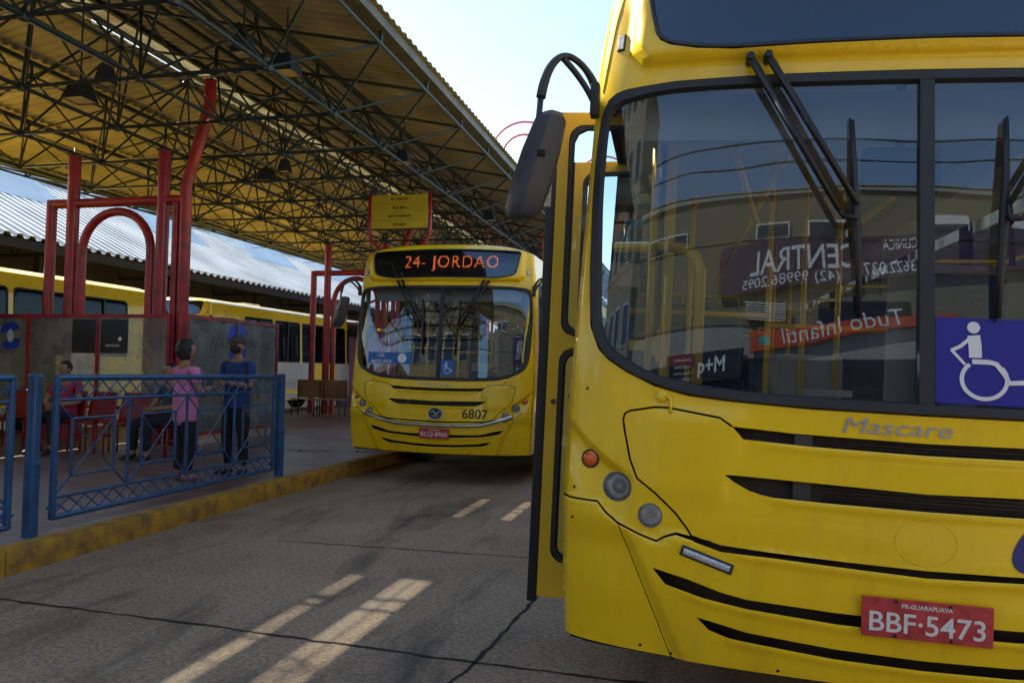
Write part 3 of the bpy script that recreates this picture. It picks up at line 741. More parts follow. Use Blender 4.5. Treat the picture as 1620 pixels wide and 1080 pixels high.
# ================================================================== setting
def struct(o, kind='structure'): o['kind'] = kind; return o
def ground_mat():
    m = bpy.data.materials.new('worn_concrete_road'); m.use_nodes = True; nt = m.node_tree; b = nt.nodes['Principled BSDF']; b.inputs['Roughness'].default_value = .82
    tc = nt.nodes.new('ShaderNodeTexCoord')
    def noise_(sc, det=8, rough=.6, vec=None, dist=0):
        n = nt.nodes.new('ShaderNodeTexNoise'); n.inputs['Scale'].default_value = sc; n.inputs['Detail'].default_value = det; n.inputs['Roughness'].default_value = rough; n.inputs['Distortion'].default_value = dist
        nt.links.new(vec or tc.outputs['Object'], n.inputs['Vector']); return n.outputs[0]
    def ramp(i, p0, p1, c0, c1):
        r = nt.nodes.new('ShaderNodeValToRGB'); r.color_ramp.elements[0].position = p0; r.color_ramp.elements[1].position = p1
        r.color_ramp.elements[0].color = (*c0, 1); r.color_ramp.elements[1].color = (*c1, 1); nt.links.new(i, r.inputs[0]); return r.outputs[0]
    def mix(f, a, b_, mode='MIX'):
        x = nt.nodes.new('ShaderNodeMix'); x.data_type = 'RGBA'; x.blend_type = mode
        if isinstance(f, float): x.inputs[0].default_value = f
        else: nt.links.new(f, x.inputs[0])
        nt.links.new(a, x.inputs[6]); nt.links.new(b_, x.inputs[7]); return x.outputs[2]
    base = ramp(noise_(.55, 6), .35, .7, (.36, .25, .155), (.54, .40, .27))
    agg = ramp(noise_(38, 3, .7), .38, .62, (.35, .35, .35), (1, 1, 1))
    c1 = mix(.75, base, agg, 'MULTIPLY')
    vo = nt.nodes.new('ShaderNodeTexVoronoi'); vo.inputs['Scale'].default_value = 55; nt.links.new(tc.outputs['Object'], vo.inputs['Vector'])
    peb = ramp(vo.outputs['Distance'], .05, .28, (1.35, 1.3, 1.2), (.8, .8, .8)); c1 = mix(.35, c1, peb, 'MULTIPLY')
    # oil and rubber stains along the wheel tracks
    mp = nt.nodes.new('ShaderNodeMapping'); mp.inputs['Scale'].default_value = (1.1, .28, 1); nt.links.new(tc.outputs['Object'], mp.inputs[0])
    st = ramp(noise_(1.6, 7, .65, mp.outputs[0], .6), .50, .68, (0, 0, 0), (1, 1, 1))
    dk = nt.nodes.new('ShaderNodeRGB'); dk.outputs[0].default_value = (.035, .03, .026, 1)
    mm = nt.nodes.new('ShaderNodeMath'); mm.operation = 'MULTIPLY'; mm.inputs[1].default_value = .78; nt.links.new(st, mm.inputs[0])
    c2 = mix(mm.outputs[0], c1, dk.outputs[0])
    # pale streaks: light reflected onto the road, painted into its colour
    mp2 = nt.nodes.new('ShaderNodeMapping'); mp2.inputs['Scale'].default_value = (3.2, .42, 1); mp2.inputs['Rotation'].default_value = (0, 0, R(-9)); nt.links.new(tc.outputs['Object'], mp2.inputs[0])
    pl = ramp(noise_(1.5, 5, .55, mp2.outputs[0], .3), .58, .70, (0, 0, 0), (1, 1, 1))
    sx = nt.nodes.new('ShaderNodeSeparateXYZ'); nt.links.new(tc.outputs['Object'], sx.inputs[0])
    mr = nt.nodes.new('ShaderNodeMapRange'); mr.interpolation_type = 'SMOOTHSTEP'
    ab = nt.nodes.new('ShaderNodeMath'); ab.operation = 'ADD'; ab.inputs[1].default_value = 2.15; nt.links.new(sx.outputs[0], ab.inputs[0])
    ab2 = nt.nodes.new('ShaderNodeMath'); ab2.operation = 'ABSOLUTE'; nt.links.new(ab.outputs[0], ab2.inputs[0])
    nt.links.new(ab2.outputs[0], mr.inputs[0]); mr.inputs[1].default_value = .25; mr.inputs[2].default_value = .95; mr.inputs[3].default_value = .55; mr.inputs[4].default_value = .04
    m3 = nt.nodes.new('ShaderNodeMath'); m3.operation = 'MULTIPLY'; nt.links.new(pl, m3.inputs[0]); nt.links.new(mr.outputs[0], m3.inputs[1])
    pc = nt.nodes.new('ShaderNodeRGB'); pc.outputs[0].default_value = (.36, .31, .23, 1)
    c3 = mix(m3.outputs[0], c2, pc.outputs[0])
    nt.links.new(c3, b.inputs['Base Color'])
    bp = nt.nodes.new('ShaderNodeBump'); bp.inputs['Strength'].default_value = .55; bp.inputs['Distance'].default_value = .012
    nt.links.new(noise_(45, 6, .7), bp.inputs['Height']); nt.links.new(bp.outputs[0], b.inputs['Normal'])
    return m
ROAD = ground_mat()
mb = MB(); xs = [-400, -60, -12, -8, -4.55, -2, 0, 2, 5, 60, 400]; ys = [-200, -30, -6, -2, 2, 6, 10, 20, 60, 600]
mb.add([(x, y, 0) for y in ys for x in xs], [(j * 11 + i, j * 11 + i + 1, (j + 1) * 11 + i + 1, (j + 1) * 11 + i) for j in range(9) for i in range(10)])
struct(mb.build('road', ROAD))
JO = mat('joint_tar', (.018, .016, .014), .9, var=.5, scale=8)
def crack(P, w, z=.004, name='road_joint', m=JO):
    Q = []
    for i in range(len(P) - 1):
        a, b = P[i], P[i + 1]; n = max(2, int(math.hypot(b[0] - a[0], b[1] - a[1]) / .07))
        for k in range(n): t = k / n; Q.append((a[0] + (b[0] - a[0]) * t + random.gauss(0, .005), a[1] + (b[1] - a[1]) * t + random.gauss(0, .005)))
    Q.append(P[-1]); W = [w * random.uniform(.55, 1.35) for _ in Q]; poly = ribbon(Q, W); n = len(Q)
    mb = MB(); mb.add([(x, y, z) for x, y in poly], [(i, i + 1, 2 * n - 2 - i, 2 * n - 1 - i) for i in range(n - 1)])
    return struct(mb.build(name, m))
crack([(-4.5, 4.0), (-2.6, 3.9), (-1.05, 3.78), (1.2, 3.7)], .018)
crack([(-1.15, 3.2), (-1.06, 3.8), (-1.0, 4.8), (-1.0, 9.0), (-1.05, 16)], .022)
crack([(-1.16, 3.25), (-1.3, 1.0), (-1.3, -6)], .03)
crack([(-3.4, 5.95), (-1.0, 6.0), (1.5, 6.0)], .012)
# platform with small tiles
def tile_mat():
    m = bpy.data.materials.new('platform_tiles'); m.use_nodes = True; nt = m.node_tree; b = nt.nodes['Principled BSDF']; b.inputs['Roughness'].default_value = .42
    tc = nt.nodes.new('ShaderNodeTexCoord'); br = nt.nodes.new('ShaderNodeTexBrick'); nt.links.new(tc.outputs['Object'], br.inputs['Vector'])
    br.inputs['Color1'].default_value = (.25, .18, .175, 1); br.inputs['Color2'].default_value = (.19, .145, .15, 1); br.inputs['Mortar'].default_value = (.045, .038, .036, 1)
    br.inputs['Scale'].default_value = 1; br.inputs['Mortar Size'].default_value = .008; br.inputs['Brick Width'].default_value = .24; br.inputs['Row Height'].default_value = .12
    n = nt.nodes.new('ShaderNodeTexNoise'); n.inputs['Scale'].default_value = 1.2; n.inputs['Detail'].default_value = 8; nt.links.new(tc.outputs['Object'], n.inputs['Vector'])
    r = nt.nodes.new('ShaderNodeValToRGB'); r.color_ramp.elements[0].position = .3; r.color_ramp.elements[1].position = .7; r.color_ramp.elements[0].color = (.55, .52, .52, 1); r.color_ramp.elements[1].color = (1.15, 1.1, 1.1, 1)
    nt.links.new(n.outputs[0], r.inputs[0]); mx = nt.nodes.new('ShaderNodeMix'); mx.data_type = 'RGBA'; mx.blend_type = 'MULTIPLY'; mx.inputs[0].default_value = 1
    nt.links.new(br.outputs[0], mx.inputs[6]); nt.links.new(r.outputs[0], mx.inputs[7]); nt.links.new(mx.outputs[2], b.inputs['Base Color'])
    bp = nt.nodes.new('ShaderNodeBump'); bp.inputs['Strength'].default_value = .4; bp.inputs['Distance'].default_value = .004; nt.links.new(br.outputs['Fac'], bp.inputs['Height']); bp.invert = True; nt.links.new(bp.outputs[0], b.inputs['Normal'])
    return m
PH = .17; PX0 = -11.75; KX = -4.52
struct(MB().box(PX0, KX - .17, -8, 60, 0, PH).build('platform', tile_mat()))
KERB = mat('kerb_worn_yellow_paint', (.46, .25, .02), .85, col2=(.19, .11, .035), scale=6, ramp=(.32, .60), detail=13, bump=.5, bscale=30)
for i in range(22):
    y0 = -8 + i * 3.1
    struct(MB().bbox(KX - .17, KX, y0, y0 + 3.095, -.02, PH + .006, .018).build('kerb', KERB, None, True, 40))
    struct(MB().bbox(PX0 - .15, PX0, y0, y0 + 3.095, -.02, PH + .006, .018).build('kerb', KERB, None, True, 40))
crack([(-6.2, 10.95), (-5.95, 11.05), (-5.9, 10.9), (-5.55, 11.1), (-5.5, 11.0), (-5.1, 11.25), (-5.05, 11.1), (-4.72, 11.3)], .05, PH + .004, 'platform_joint')

# ================================================================== canopy
RY0, RY1 = -5.0, 50.0; EX, RXX, LX, EZ, RZ = -3.9, -9.2, -14.6, 5.72, 6.82
def roof_h(x): return EZ + (RZ - EZ) * (1 - (abs(x - RXX) / (EX - RXX if x > RXX else RXX - LX)))
canopy = empty('station_canopy', (RXX, 0, 0), label='long station canopy of yellowish corrugated sheet on a dark steel space frame, over the platform', cat='canopy')
def cinv(mb):  # canopy-local
    mb.v = [(x - RXX, y, z) for x, y, z in mb.v]; return mb
CORR = mat('ochre_roof_sheet', (.36, .315, .265), .6, var=.45, scale=1.1, col2=(.19, .165, .14), ramp=(.3, .7), bump=.15, bscale=6)
def corrugated(x0, z0, x1, z1, ya, yb, pitch=.2, amp=.028, thick=.0):
    mb = MB(); n = int((yb - ya) / pitch); prof_ = []
    for i in range(n):
        y = ya + i * pitch; prof_ += [(y, 0), (y + pitch * .28, 0), (y + pitch * .42, amp), (y + pitch * .78, amp), (y + pitch * .92, 0)]
    prof_.append((ya + n * pitch, 0))
    k = len(prof_)
    for x, z in ((x0, z0), (x1, z1)):
        for y, h in prof_: mb.v.append((x, y, z + h))
    for i in range(k - 1): mb.f.append((i, i + 1, k + i + 1, k + i))
    return mb
cinv(corrugated(EX + .12, EZ + .10, -8.74, roof_h(-8.74) + .10, RY0, RY1)).build('roof_sheet', CORR, canopy)
cinv(corrugated(LX - .12, EZ + .10, -9.46, roof_h(-9.46) + .10, RY0, RY1)).build('roof_sheet', CORR, canopy)
TRL = bpy.data.materials.new('translucent_ridge_sheet'); TRL.use_nodes = True
_n = TRL.node_tree; _b = _n.nodes['Principled BSDF']; _b.inputs['Base Color'].default_value = (.62, .52, .27, 1); _b.inputs['Roughness'].default_value = .6
_t = _n.nodes.new('ShaderNodeBsdfTranslucent'); _m = _n.nodes.new('ShaderNodeMixShader'); _o = _n.nodes['Material Output']
_tc = _n.nodes.new('ShaderNodeTexCoord'); _z = _n.nodes.new('ShaderNodeTexNoise'); _z.inputs['Scale'].default_value = 1.6; _z.inputs['Detail'].default_value = 8; _n.links.new(_tc.outputs['Object'], _z.inputs[0])
_r = _n.nodes.new('ShaderNodeValToRGB'); _r.color_ramp.elements[0].color = (.05, .035, .014, 1); _r.color_ramp.elements[1].color = (.12, .10, .055, 1); _r.color_ramp.elements[0].position = .35; _r.color_ramp.elements[1].position = .6
_n.links.new(_z.outputs[0], _r.inputs[0]); _n.links.new(_r.outputs[0], _t.inputs[0]); _m.inputs[0].default_value = .7
_n.links.new(_b.outputs[0], _m.inputs[1]); _n.links.new(_t.outputs[0], _m.inputs[2]); _n.links.new(_m.outputs[0], _o.inputs[0])
_xe = [-9.64, -9.40, -9.378, -9.28, -9.262, -9.02, -8.998, -8.90, -8.875, -8.56]
_cuts = [(5.9, 8.0, (1, 3, 5, 7)), (10.3, 12.6, (1, 3, 7))]  # open slits added so that sun streaks land on the road
_ye = sorted(set([RY0 + i * 3.44 for i in range(17)] + [v for c_ in _cuts for v in c_[:2]]))
for a_, b_ in zip(_ye[:-1], _ye[1:]):
    mb = MB()
    for k in range(9):
        if any(c_[0] - .01 <= a_ and b_ <= c_[1] + .01 and k in c_[2] for c_ in _cuts): continue
        mb.add([(_xe[k], a_, RZ + .055), (_xe[k + 1], a_, RZ + .055), (_xe[k + 1], b_, RZ + .055), (_xe[k], b_, RZ + .055)], [(0, 3, 2, 1)])
    cinv(mb).build('ridge_strip', TRL, canopy)
cinv(MB().box(-8.73, -8.66, RY0, RY1, RZ - .08, RZ - .0).box(-9.54, -9.47, RY0, RY1, RZ - .08, RZ - .0)).build('ridge_purlin', STEEL, canopy)
GUT = mat('galvanised_edge', (.10, .10, .085), .5, .4, var=.3)
cinv(MB().box(EX + .0, EX + .06, RY0, RY1, EZ - .04, EZ + .09).box(EX - .10, EX + .0, RY0, RY1, EZ - .04, EZ - .01)).build('eave_beam', GUT, canopy)
cinv(MB().box(LX - .06, LX, RY0, RY1, EZ - .04, EZ + .09)).build('eave_beam', GUT, canopy)
MX = 1.76; MY = 1.71; ty = [9.06 + MY * j for j in range(-8, 24)]
topx = [EX - .03 - MX * i for i in range(7)]; botx = [-4.98 - MX * i for i in range(5)]; BZ = 4.98
def tz(x): return roof_h(x) - .20
chord = lambda mb, p, q, r=.026, n=6: mb.tube(p, q, r * .82, n, cap=False)
for j, y in enumerate(ty):
    mb = MB()
    for i in range(6): chord(mb, (topx[i], y, tz(topx[i])), (topx[i + 1], y, tz(topx[i + 1])), .028)
    cinv(mb).build('top_chord', STEEL, canopy)
    yb = y + MY / 2; mb = MB()
    for x in topx: mb.box(x - .02, x + .02, y - .02, y + .02, tz(x), roof_h(x) + .04)
    for i in range(4): chord(mb, (botx[i], yb, BZ), (botx[i + 1], yb, BZ), .032)
    if j < 31:
        for i in range(5):
            for (xa, ya) in ((topx[i], y), (topx[i], y + MY), (topx[i + 1], y), (topx[i + 1], y + MY)):
                chord(mb, (xa, ya, tz(xa)), (botx[i], yb, BZ), .022)
        for (xa, ya) in ((topx[6], y), (topx[6], y + MY)): chord(mb, (xa, ya, tz(xa)), (botx[4], yb, BZ), .022)
        for i in range(5): mb.lathe([(.001, -.06), (.05, -.05), (.06, 0), (.05, .05), (.001, .06)], (botx[i], yb, BZ), (0, 0, 1), 8)
    cinv(mb).build('truss', STEEL, canopy)
for x in topx:
    mb = MB(); chord(mb, (x, ty[0], tz(x)), (x, ty[-1], tz(x)), .03); mb.box(x - .035, x + .035, RY0, RY1, roof_h(x) - .02, roof_h(x) + .055); cinv(mb).build('purlin', STEEL, canopy)
for x in botx:
    mb = MB(); chord(mb, (x, ty[0] + MY / 2, BZ), (x, ty[-1] + MY / 2, BZ), .036); cinv(mb).build('bottom_chord', STEEL, canopy)
mb = MB(); chord(mb, (-5.9, RY0, 5.86), (-5.9, RY1, 5.86), .035); chord(mb, (-6.15, RY0, 5.90), (-6.15, RY1, 5.90), .03)
for j in range(len(ty) - 1):
    chord(mb, (-4.98, ty[j] + MY / 2, BZ), (-5.9, ty[j], 5.86), .018); chord(mb, (-4.98, ty[j] + MY / 2, BZ), (-5.9, ty[j + 1], 5.86), .018)
for j in range(len(ty) - 1):
    for x, z in ((-4.98, BZ), (-5.9, 5.86)):
        yy = ty[j] + (MY / 2 if z == BZ else 0); mb.box(x - .004, x + .004, yy - .09, yy + .09, z - .05, z + .09)
cinv(mb).build('edge_truss', STEEL, canopy)
mb = MB()
for x in (-7.9, -10.8, -12.6):
    chord(mb, (x, RY0, BZ + .25), (x, RY1, BZ + .25), .014)
for y in ty[::2]: chord(mb, (-5, y, BZ + .3), (-14.2, y, BZ + .32), .012)
cinv(mb).build('conduit', mat('conduit_grey', (.28, .28, .26), .5, .3), canopy)

# hanging lamps
HOOD = mat('lamp_hood_dark', (.012, .02, .04), .45, var=.2); LDIF = mat('lamp_diffuser', (.62, .50, .26), .5, var=.15)
LAMPPOS = [(-8.2, 8.85, 5.0, .21), (-7.42, 8.42, 5.02, .13), (-5.28, 8.15, 5.12, .15), (-4.98, 8.62, 5.05, .19), (-8.15, 13.5, 5.02, .18), (-7.6, 13.2, 5.1, .13), (-5.15, 13.0, 5.1, .18), (-5.0, 18.4, 5.1, .18), (-8.1, 22.0, 5.0, .18)]
LLAB = ['wide dark trapezoid lamp hanging left of the other, nearest the frame corner', 'small square lamp beside the wide dark trapezoid lamp', 'small lamp with a pale underside above the nearest edge truss', 'larger dark lamp box next to the small one at the nearest edge truss',
        'dark hanging lamp with a bright underside right of the first red portal', 'small dark lamp just behind the one with the bright underside', 'dark lamp on the edge truss above the yellow route board', 'lamp box on the edge truss close to the black bus mirror', 'farthest hanging lamp over the second red portal']
for (x, y, z, r), lb in zip(LAMPPOS, LLAB):
    r *= .78
    t = empty('hanging_lamp', (x, y, z), label=lb, cat='lamp', group='lamps hanging from the canopy')
    vs = []
    for rr, zz in ((r * .55, .24), (r * .62, .22), (r * .8, .12), (r, 0), (r * .97, 0)): vs += [(-rr, -rr, zz), (rr, -rr, zz), (rr, rr, zz), (-rr, rr, zz)]
    fs = [(0, 1, 2, 3)] + [(4 * k + j, 4 * k + 4 + j, 4 * k + 4 + (j + 1) % 4, 4 * k + (j + 1) % 4) for k in range(4) for j in range(4)]
    MB().add(vs, fs).build('hood', HOOD, t)
    MB().box(-r * .96, r * .96, -r * .96, r * .96, .012, .02).build('diffuser', LDIF, t)
    MB().tube((0, 0, .23), (0, 0, tz(x) - z + .15), .012, 6).build('rod', STEEL, t)
t = empty('fluorescent_batten', (-6.93, 7.2, 5.06), label='long unlit pale tube light under the canopy in the upper left corner', cat='lamp')
MB().tube((0, -2.2, 0), (0, .8, 0), .028, 10).build('tube', mat('tube_glass', (.5, .48, .42), .3), t, True)
MB().box(-.03, .03, -2.2, .8, .026, .05).build('tray', STEEL, t)
t2 = copy_tree(t); t2.location = (-8.45, 17.6, 5.35); t2['label'] = 'short bright tube light left of the yellow route board'; t2.scale = (1, .55, 1)

# red portals
def portal(y, lab):
    t = empty('red_portal', (-9.4, y, PH), label=lab, cat='portal frame', group='red steel portals on the platform')
    zb = 4.12 - PH; X = lambda x: x + 9.4
    def seg(name, pts, r=.098, n=16): return MB().path(pts, r, n).build(name, RED, t, True, 50)
    seg('post', [(X(-10.67), 0, 0), (X(-10.67), 0, zb + .06)], .085)
    seg('post', [(X(-10.24), 0, 0), (X(-10.24), 0, 4.93 - PH)])
    seg('post', [(X(-8.50), 0, 0), (X(-8.50), 0, 4.93 - PH)])
    seg('post', [(X(-8.08), 0, 0), (X(-8.08), 0, 4.35 - PH), (X(-8.02), 0, 4.55 - PH), (X(-7.74), 0, 5.45 - PH), (X(-7.70), 0, 5.6 - PH), (X(-7.70), 0, 6.05 - PH)], .092)
    seg('post', [(X(-8.25), .0, 0), (X(-8.25), .0, zb)], .06)
    seg('beam', [(X(-10.67), 0, zb), (X(-8.08), 0, zb)], .078)
    xc = X(-9.37); rx = .66; zs_ = 3.30 - PH
    pts = [(xc - rx, 0, 0), (xc - rx, 0, zs_)] + [(xc - rx * math.cos(a), 0, zs_ + .66 * math.sin(a)) for a in [math.pi * k / 18 for k in range(1, 18)]] + [(xc + rx, 0, zs_), (xc + rx, 0, 0)]
    seg('arch', pts, .07)
    for x in (-10.24, -8.50):
        MB().lathe([(.13, 0), (.13, .02), (.05, .03)], (X(x), 0, 4.93 - PH), (0, 0, 1), 12).build('cap_plate', STEEL, t)
        for k in range(4): a = k * math.pi / 2 + .7; MB().tube((X(x) + .1 * math.cos(a), .1 * math.sin(a), 4.78), (X(x) + .28 * math.cos(a), .28 * math.sin(a), 4.84), .012, 6).build('fixing_rod', CHR, t)
    return t
portal(11.0, 'nearest red tube portal with a round arch, its right post bending up to the roof')
portal(20.3, 'second red portal behind the wooden bench, left of the 24 bus')
portal(29.6, 'farthest red portal, mostly hidden behind the 24 bus')

# route board on curved red brackets
SY = mat('route_board_yellow', (.56, .44, .03), .5, var=.1); SLET = mat('sign_lettering', (.045, .028, .01), .6)
t = empty('route_board', (-6.0, 15.0, 4.32), label='yellow route board of four slats in a curved red tube frame, above the 24 bus', cat='sign')
for k, (tx, w) in enumerate((('CITABELI', .36), ('ANTON SENNA', .66), ('VILA BELA', .44), ('RS. VENEZA', .5))):
    z0 = k * .225
    sl = MB().bbox(-.79, .79, -.02, .02, z0 + .003, z0 + .222, .006).build('slat', SY, t)
    lettering('lettering', tx, .075, lambda x, y, z0=z0: (x, -.0225, z0 + .11 + y), SLET, sl, width=w, bold=.035)
for sg in (-1, 1):
    MB().path([(sg * .85, 0, .93), (sg * .86, 0, .1), (sg * .84, 0, -.15), (sg * .76, 0, -.33), (sg * .62, 0, -.46), (sg * .45, 0, -.55)], .045, 10).build('bracket', RED, t, True)
MB().path([(-.45, 0, -.55), (.45, 0, -.55)], .045, 10).build('bracket', RED, t, True)
t.scale = (.775, .775, .775)
for x in (-.8, .82): MB().path([(x, 0, .9), (x, 0, 1.5)], .012, 6).build('hanger', STEEL, t, True)

# glass screens
SG = glass('dusty_screen_glass', (.86, .86, .84), 1.45, .02, dirt=.27, dirtcol=(.94, .92, .84))
POST_ = mat('poster_black', (.02, .02, .025), .4, var=.3); PAPER = mat('paper_notice', (.6, .57, .52), .8, var=.2, scale=6)
BLUL = mat('arrow_blue', (.01, .05, .45), .4); LBLU = mat('oval_pale', (.5, .58, .66), .4)
def arrows(parent, cx, cz, s, fn):
    up = [(-.5, .08), (-.42, .36), (-.3, .5), (.05, .5), (.05, .62), (.45, .33), (.05, .06), (.05, .18), (-.15, .1)]
    mb = MB()
    for sg in (1, -1):
        P = [(cx + sg * x * s, cz + sg * (z + .02) * s) for x, z in up]; k = len(mb.v); mb.v += [tuple(fn(x, z)) for x, z in P]; mb.f.append(tuple(range(k, k + len(P))))
    mb.build('arrow_logo', BLUL, parent)
    k = [(cx + .16 * s * math.cos(a * math.pi / 10), cz + .26 * s * math.sin(a * math.pi / 10)) for a in range(20)]
    MB().add([fn(x, z)[:] if False else tuple(Vector(fn(x, z)) + Vector(LOGO_OFF)) for x, z in k], [tuple(range(20))]).build('logo_oval', LBLU, parent)
LOGO_OFF = (0, -.002, 0)
scr = empty('glass_partition', (-9.9, 10.85, PH), label='dusty glass partition in red frames across the platform, dark notices stuck on it', cat='glass screen')
xs = [-11.7, -10.98, -10.45, -9.6 + .0, -8.62, -8.2]
xs = [-1.85, -.98, .38, 1.7]
mb = MB().box(-1.85, 1.72, -.025, .025, 2.02, 2.08).box(-1.85, 1.72, -.025, .025, .55, .60); mb.build('rail', RED, scr)
for x in xs: MB().box(x - .025, x + .025, -.03, .03, 0, 2.09).build('frame_post', RED, scr)
for a, b in zip(xs[:-1], xs[1:]): MB().box(a + .03, b - .03, -.004, .004, .60, 2.02).build('pane', SG, scr)
for x0, x1, z0, z1, m in ((-.12, .33, 1.45, 2.0, POST_), (.43, .95, 1.45, 2.0, POST_), (-.12, .30, 1.08, 1.44, PAPER)):
    MB().box(x0, x1, -.0085, -.0055, z0, z1).build('notice', m, scr)
MB().lathe([(.035, 0), (.001, .001)], (.80, -.0095, 1.68), (0, -1, 0), 14).build('notice_emblem', SWH, scr)
lettering('notice_lettering', 'aviso', .05, lambda x, y: (.66 + x, -.0095, 1.58 + y), SWH, scr, width=.26)
arrows(scr, -1.35, 1.72, .42, lambda x, z: (x, -.007, z))
scr2 = empty('glass_partition', (-8.02, 12.45, PH), label='tall dusty glass panel reading ROLA with blue arrows, beside the two standing people', cat='glass screen')
LOGO_OFF = (.002, 0, 0)
mb = MB().box(-.025, .025, -1.4, 1.35, 2.04, 2.10).box(-.025, .025, -1.4, 1.35, .12, .17); mb.build('rail', RED, scr2)
for y in (-1.4, .0, 1.35): MB().box(-.03, .03, y - .03, y + .03, 0, 2.1).build('frame_post', RED if y != 0 else mat('dull_frame', (.2, .1, .08), .5), scr2)
for a, b in ((-1.37, -.03), (.03, 1.32)): MB().box(-.004, .004, a, b, .17, 2.04).build('pane', SG, scr2)
lettering('lettering', 'ROLA', .17, lambda x, y: (.007, -.47 + x, 1.68 + y), SLET, scr2, width=.58, shear=.1)
lettering('lettering', 'TORNANTE', .15, lambda x, y: (.007, .72 + x, 1.68 + y), SLET, scr2, width=.98, shear=.1)
arrows(scr2, .02, 1.68, .62, lambda x, z: (.007, x, z))

# fence
fence_posts = []
def lattice(mb, y0, y1, z0, z1, n):
    for i in range(n):
        a = y0 + (y1 - y0) * i / n; b = y0 + (y1 - y0) * (i + 1) / n
        mb.tube((.006, a, z0), (.006, b, z1), .006, 6).tube((-.006, a, z1), (-.006, b, z0), .006, 6)
def fence_panel(y0, y1, lab, ncell=4):
    t = empty('steel_railing', (-4.76, (y0 + y1) / 2, PH), label=lab, cat='railing', group='blue steel railing panels along the kerb')
    a, b = -(y1 - y0) / 2, (y1 - y0) / 2; z = lambda v: v - PH
    mb = MB()
    mb.path([(0, a, z(.26)), (0, a, z(1.335))], .027, 10).path([(0, b, z(.26)), (0, b, z(1.335))], .027, 10)
    mb.path([(0, a, z(1.33)), (0, b, z(1.33))], .026, 10).path([(0, a, z(.27)), (0, b, z(.27))], .022, 10)
    mb.build('frame', BLUEP, t, True, 50)
    mb = MB(); mb.path([(0, a, z(1.16)), (0, b, z(1.16))], .014, 8).path([(0, a, z(.42)), (0, b, z(.42))], .014, 8); mb.build('rail', BLUEP, t, True, 50)
    w = (b - a) / ncell
    for k in range(ncell):
        mb = MB(); c0 = a + w * k; c1 = c0 + w
        if k: mb.path([(0, c0, z(.42)), (0, c0, z(1.16))], .015, 8)
        s0, s1 = c0 + w * .21, c1 - w * .21; q0, q1 = z(.57), z(1.01)
        for p, q in (((s0, q0), (s1, q0)), ((s1, q0), (s1, q1)), ((s1, q1), (s0, q1)), ((s0, q1), (s0, q0))): mb.tube((0, *p), (0, *q), .012, 8)
        mb.tube((.005, s0, q0), (.005, s1, q1), .006, 6).tube((-.005, s0, q1), (-.005, s1, q0), .006, 6)
        for p, q in (((c0, z(.42)), (s0, q0)), ((c1, z(.42)), (s1, q0)), ((c0, z(1.16)), (s0, q1)), ((c1, z(1.16)), (s1, q1))): mb.tube((0, *p), (0, *q), .008, 6)
        mb.build('square_motif', BLUEP, t, True, 50)
    mb = MB(); lattice(mb, a, b, z(1.175), z(1.305), ncell * 5); mb.build('lattice', BLUEP, t)
    mb = MB(); lattice(mb, a, b, z(.29), z(.41), ncell * 5); mb.build('lattice', BLUEP, t)
    for yy in (a, b):
        for zz in (1.25, .35): MB().tube((0, yy - .05, z(zz)), (0, yy + .05, z(zz)), .012, 8).build('clamp', BLUEP, t)
fence_panel(5.02, 8.18, 'blue railing panel with crossed squares in front of the two standing people')
fence_panel(1.50, 4.62, 'blue railing panel cut off by the left edge of the photo')
for y, lb in ((4.82, 'thick blue railing post between the two railing panels'), (8.33, 'blue railing post at the far end of the railing'), (1.35, 'blue railing post nearest the camera, outside the left edge')):
    t = empty('railing_bollard', (-4.76, y, PH), label=lb, cat='post', group='blue railing posts')
    MB().path([(0, 0, 0), (0, 0, .56)], .052, 14).build('sleeve', BLUEP, t, True, 50)
    MB().path([(0, 0, .5), (0, 0, 1.17)], .047, 14).build('tube', BLUEP, t, True, 50)
    MB().lathe([(.05, 0), (.053, .01), (.04, .025), (.001, .03)], (0, 0, 1.165), (0, 0, 1), 14).build('cap', BLUEP, t, True)
    MB().lathe([(.03, 0), (.03, .006), (.001, .012)], (.045, 0, .53), (1, 0, 0), 10).build('boss', BLUEP, t)

# ================================================================== buses
A = (0.7102, 2.8739, -0.04225, 0.03302, 0.0233)
B = (-3.258, 9.482, -0.006, 0.0105, 0.0136)
near = empty('city_bus', (A[0], A[1], A[4]), (0, A[3], -A[2]), label='near yellow city bus filling the right side, plate BBF 5473, front door open', cat='bus')
build_bus_core(near)
far = copy_tree(near); far.location = (B[0], B[1], B[4]); far.rotation_euler = (0, B[3], -B[2]); far['label'] = 'yellow city bus at the kerb showing 24- JORDAO, plate BCQ 8960'
side1 = copy_tree(near); side1.location = (-13.15, 3.8, .10); side1.rotation_euler = (0, 0, 0); side1['label'] = 'yellow bus with dark windows behind the glass partition at the left edge'
side2 = copy_tree(near); side2.location = (-13.0, 16.9, .08); side2.rotation_euler = (0, 0, R(-1)); side2['label'] = 'yellow bus with white side panels parked beyond the platform by the second portal'
for sb in (side1, side2):
    for o in [x for x in sb.children_recursive]:
        if o.type == 'MESH' and o.data.materials and o.data.materials[0] == GLS:
            o.data = o.data.copy(); o.data.materials[0] = GLD
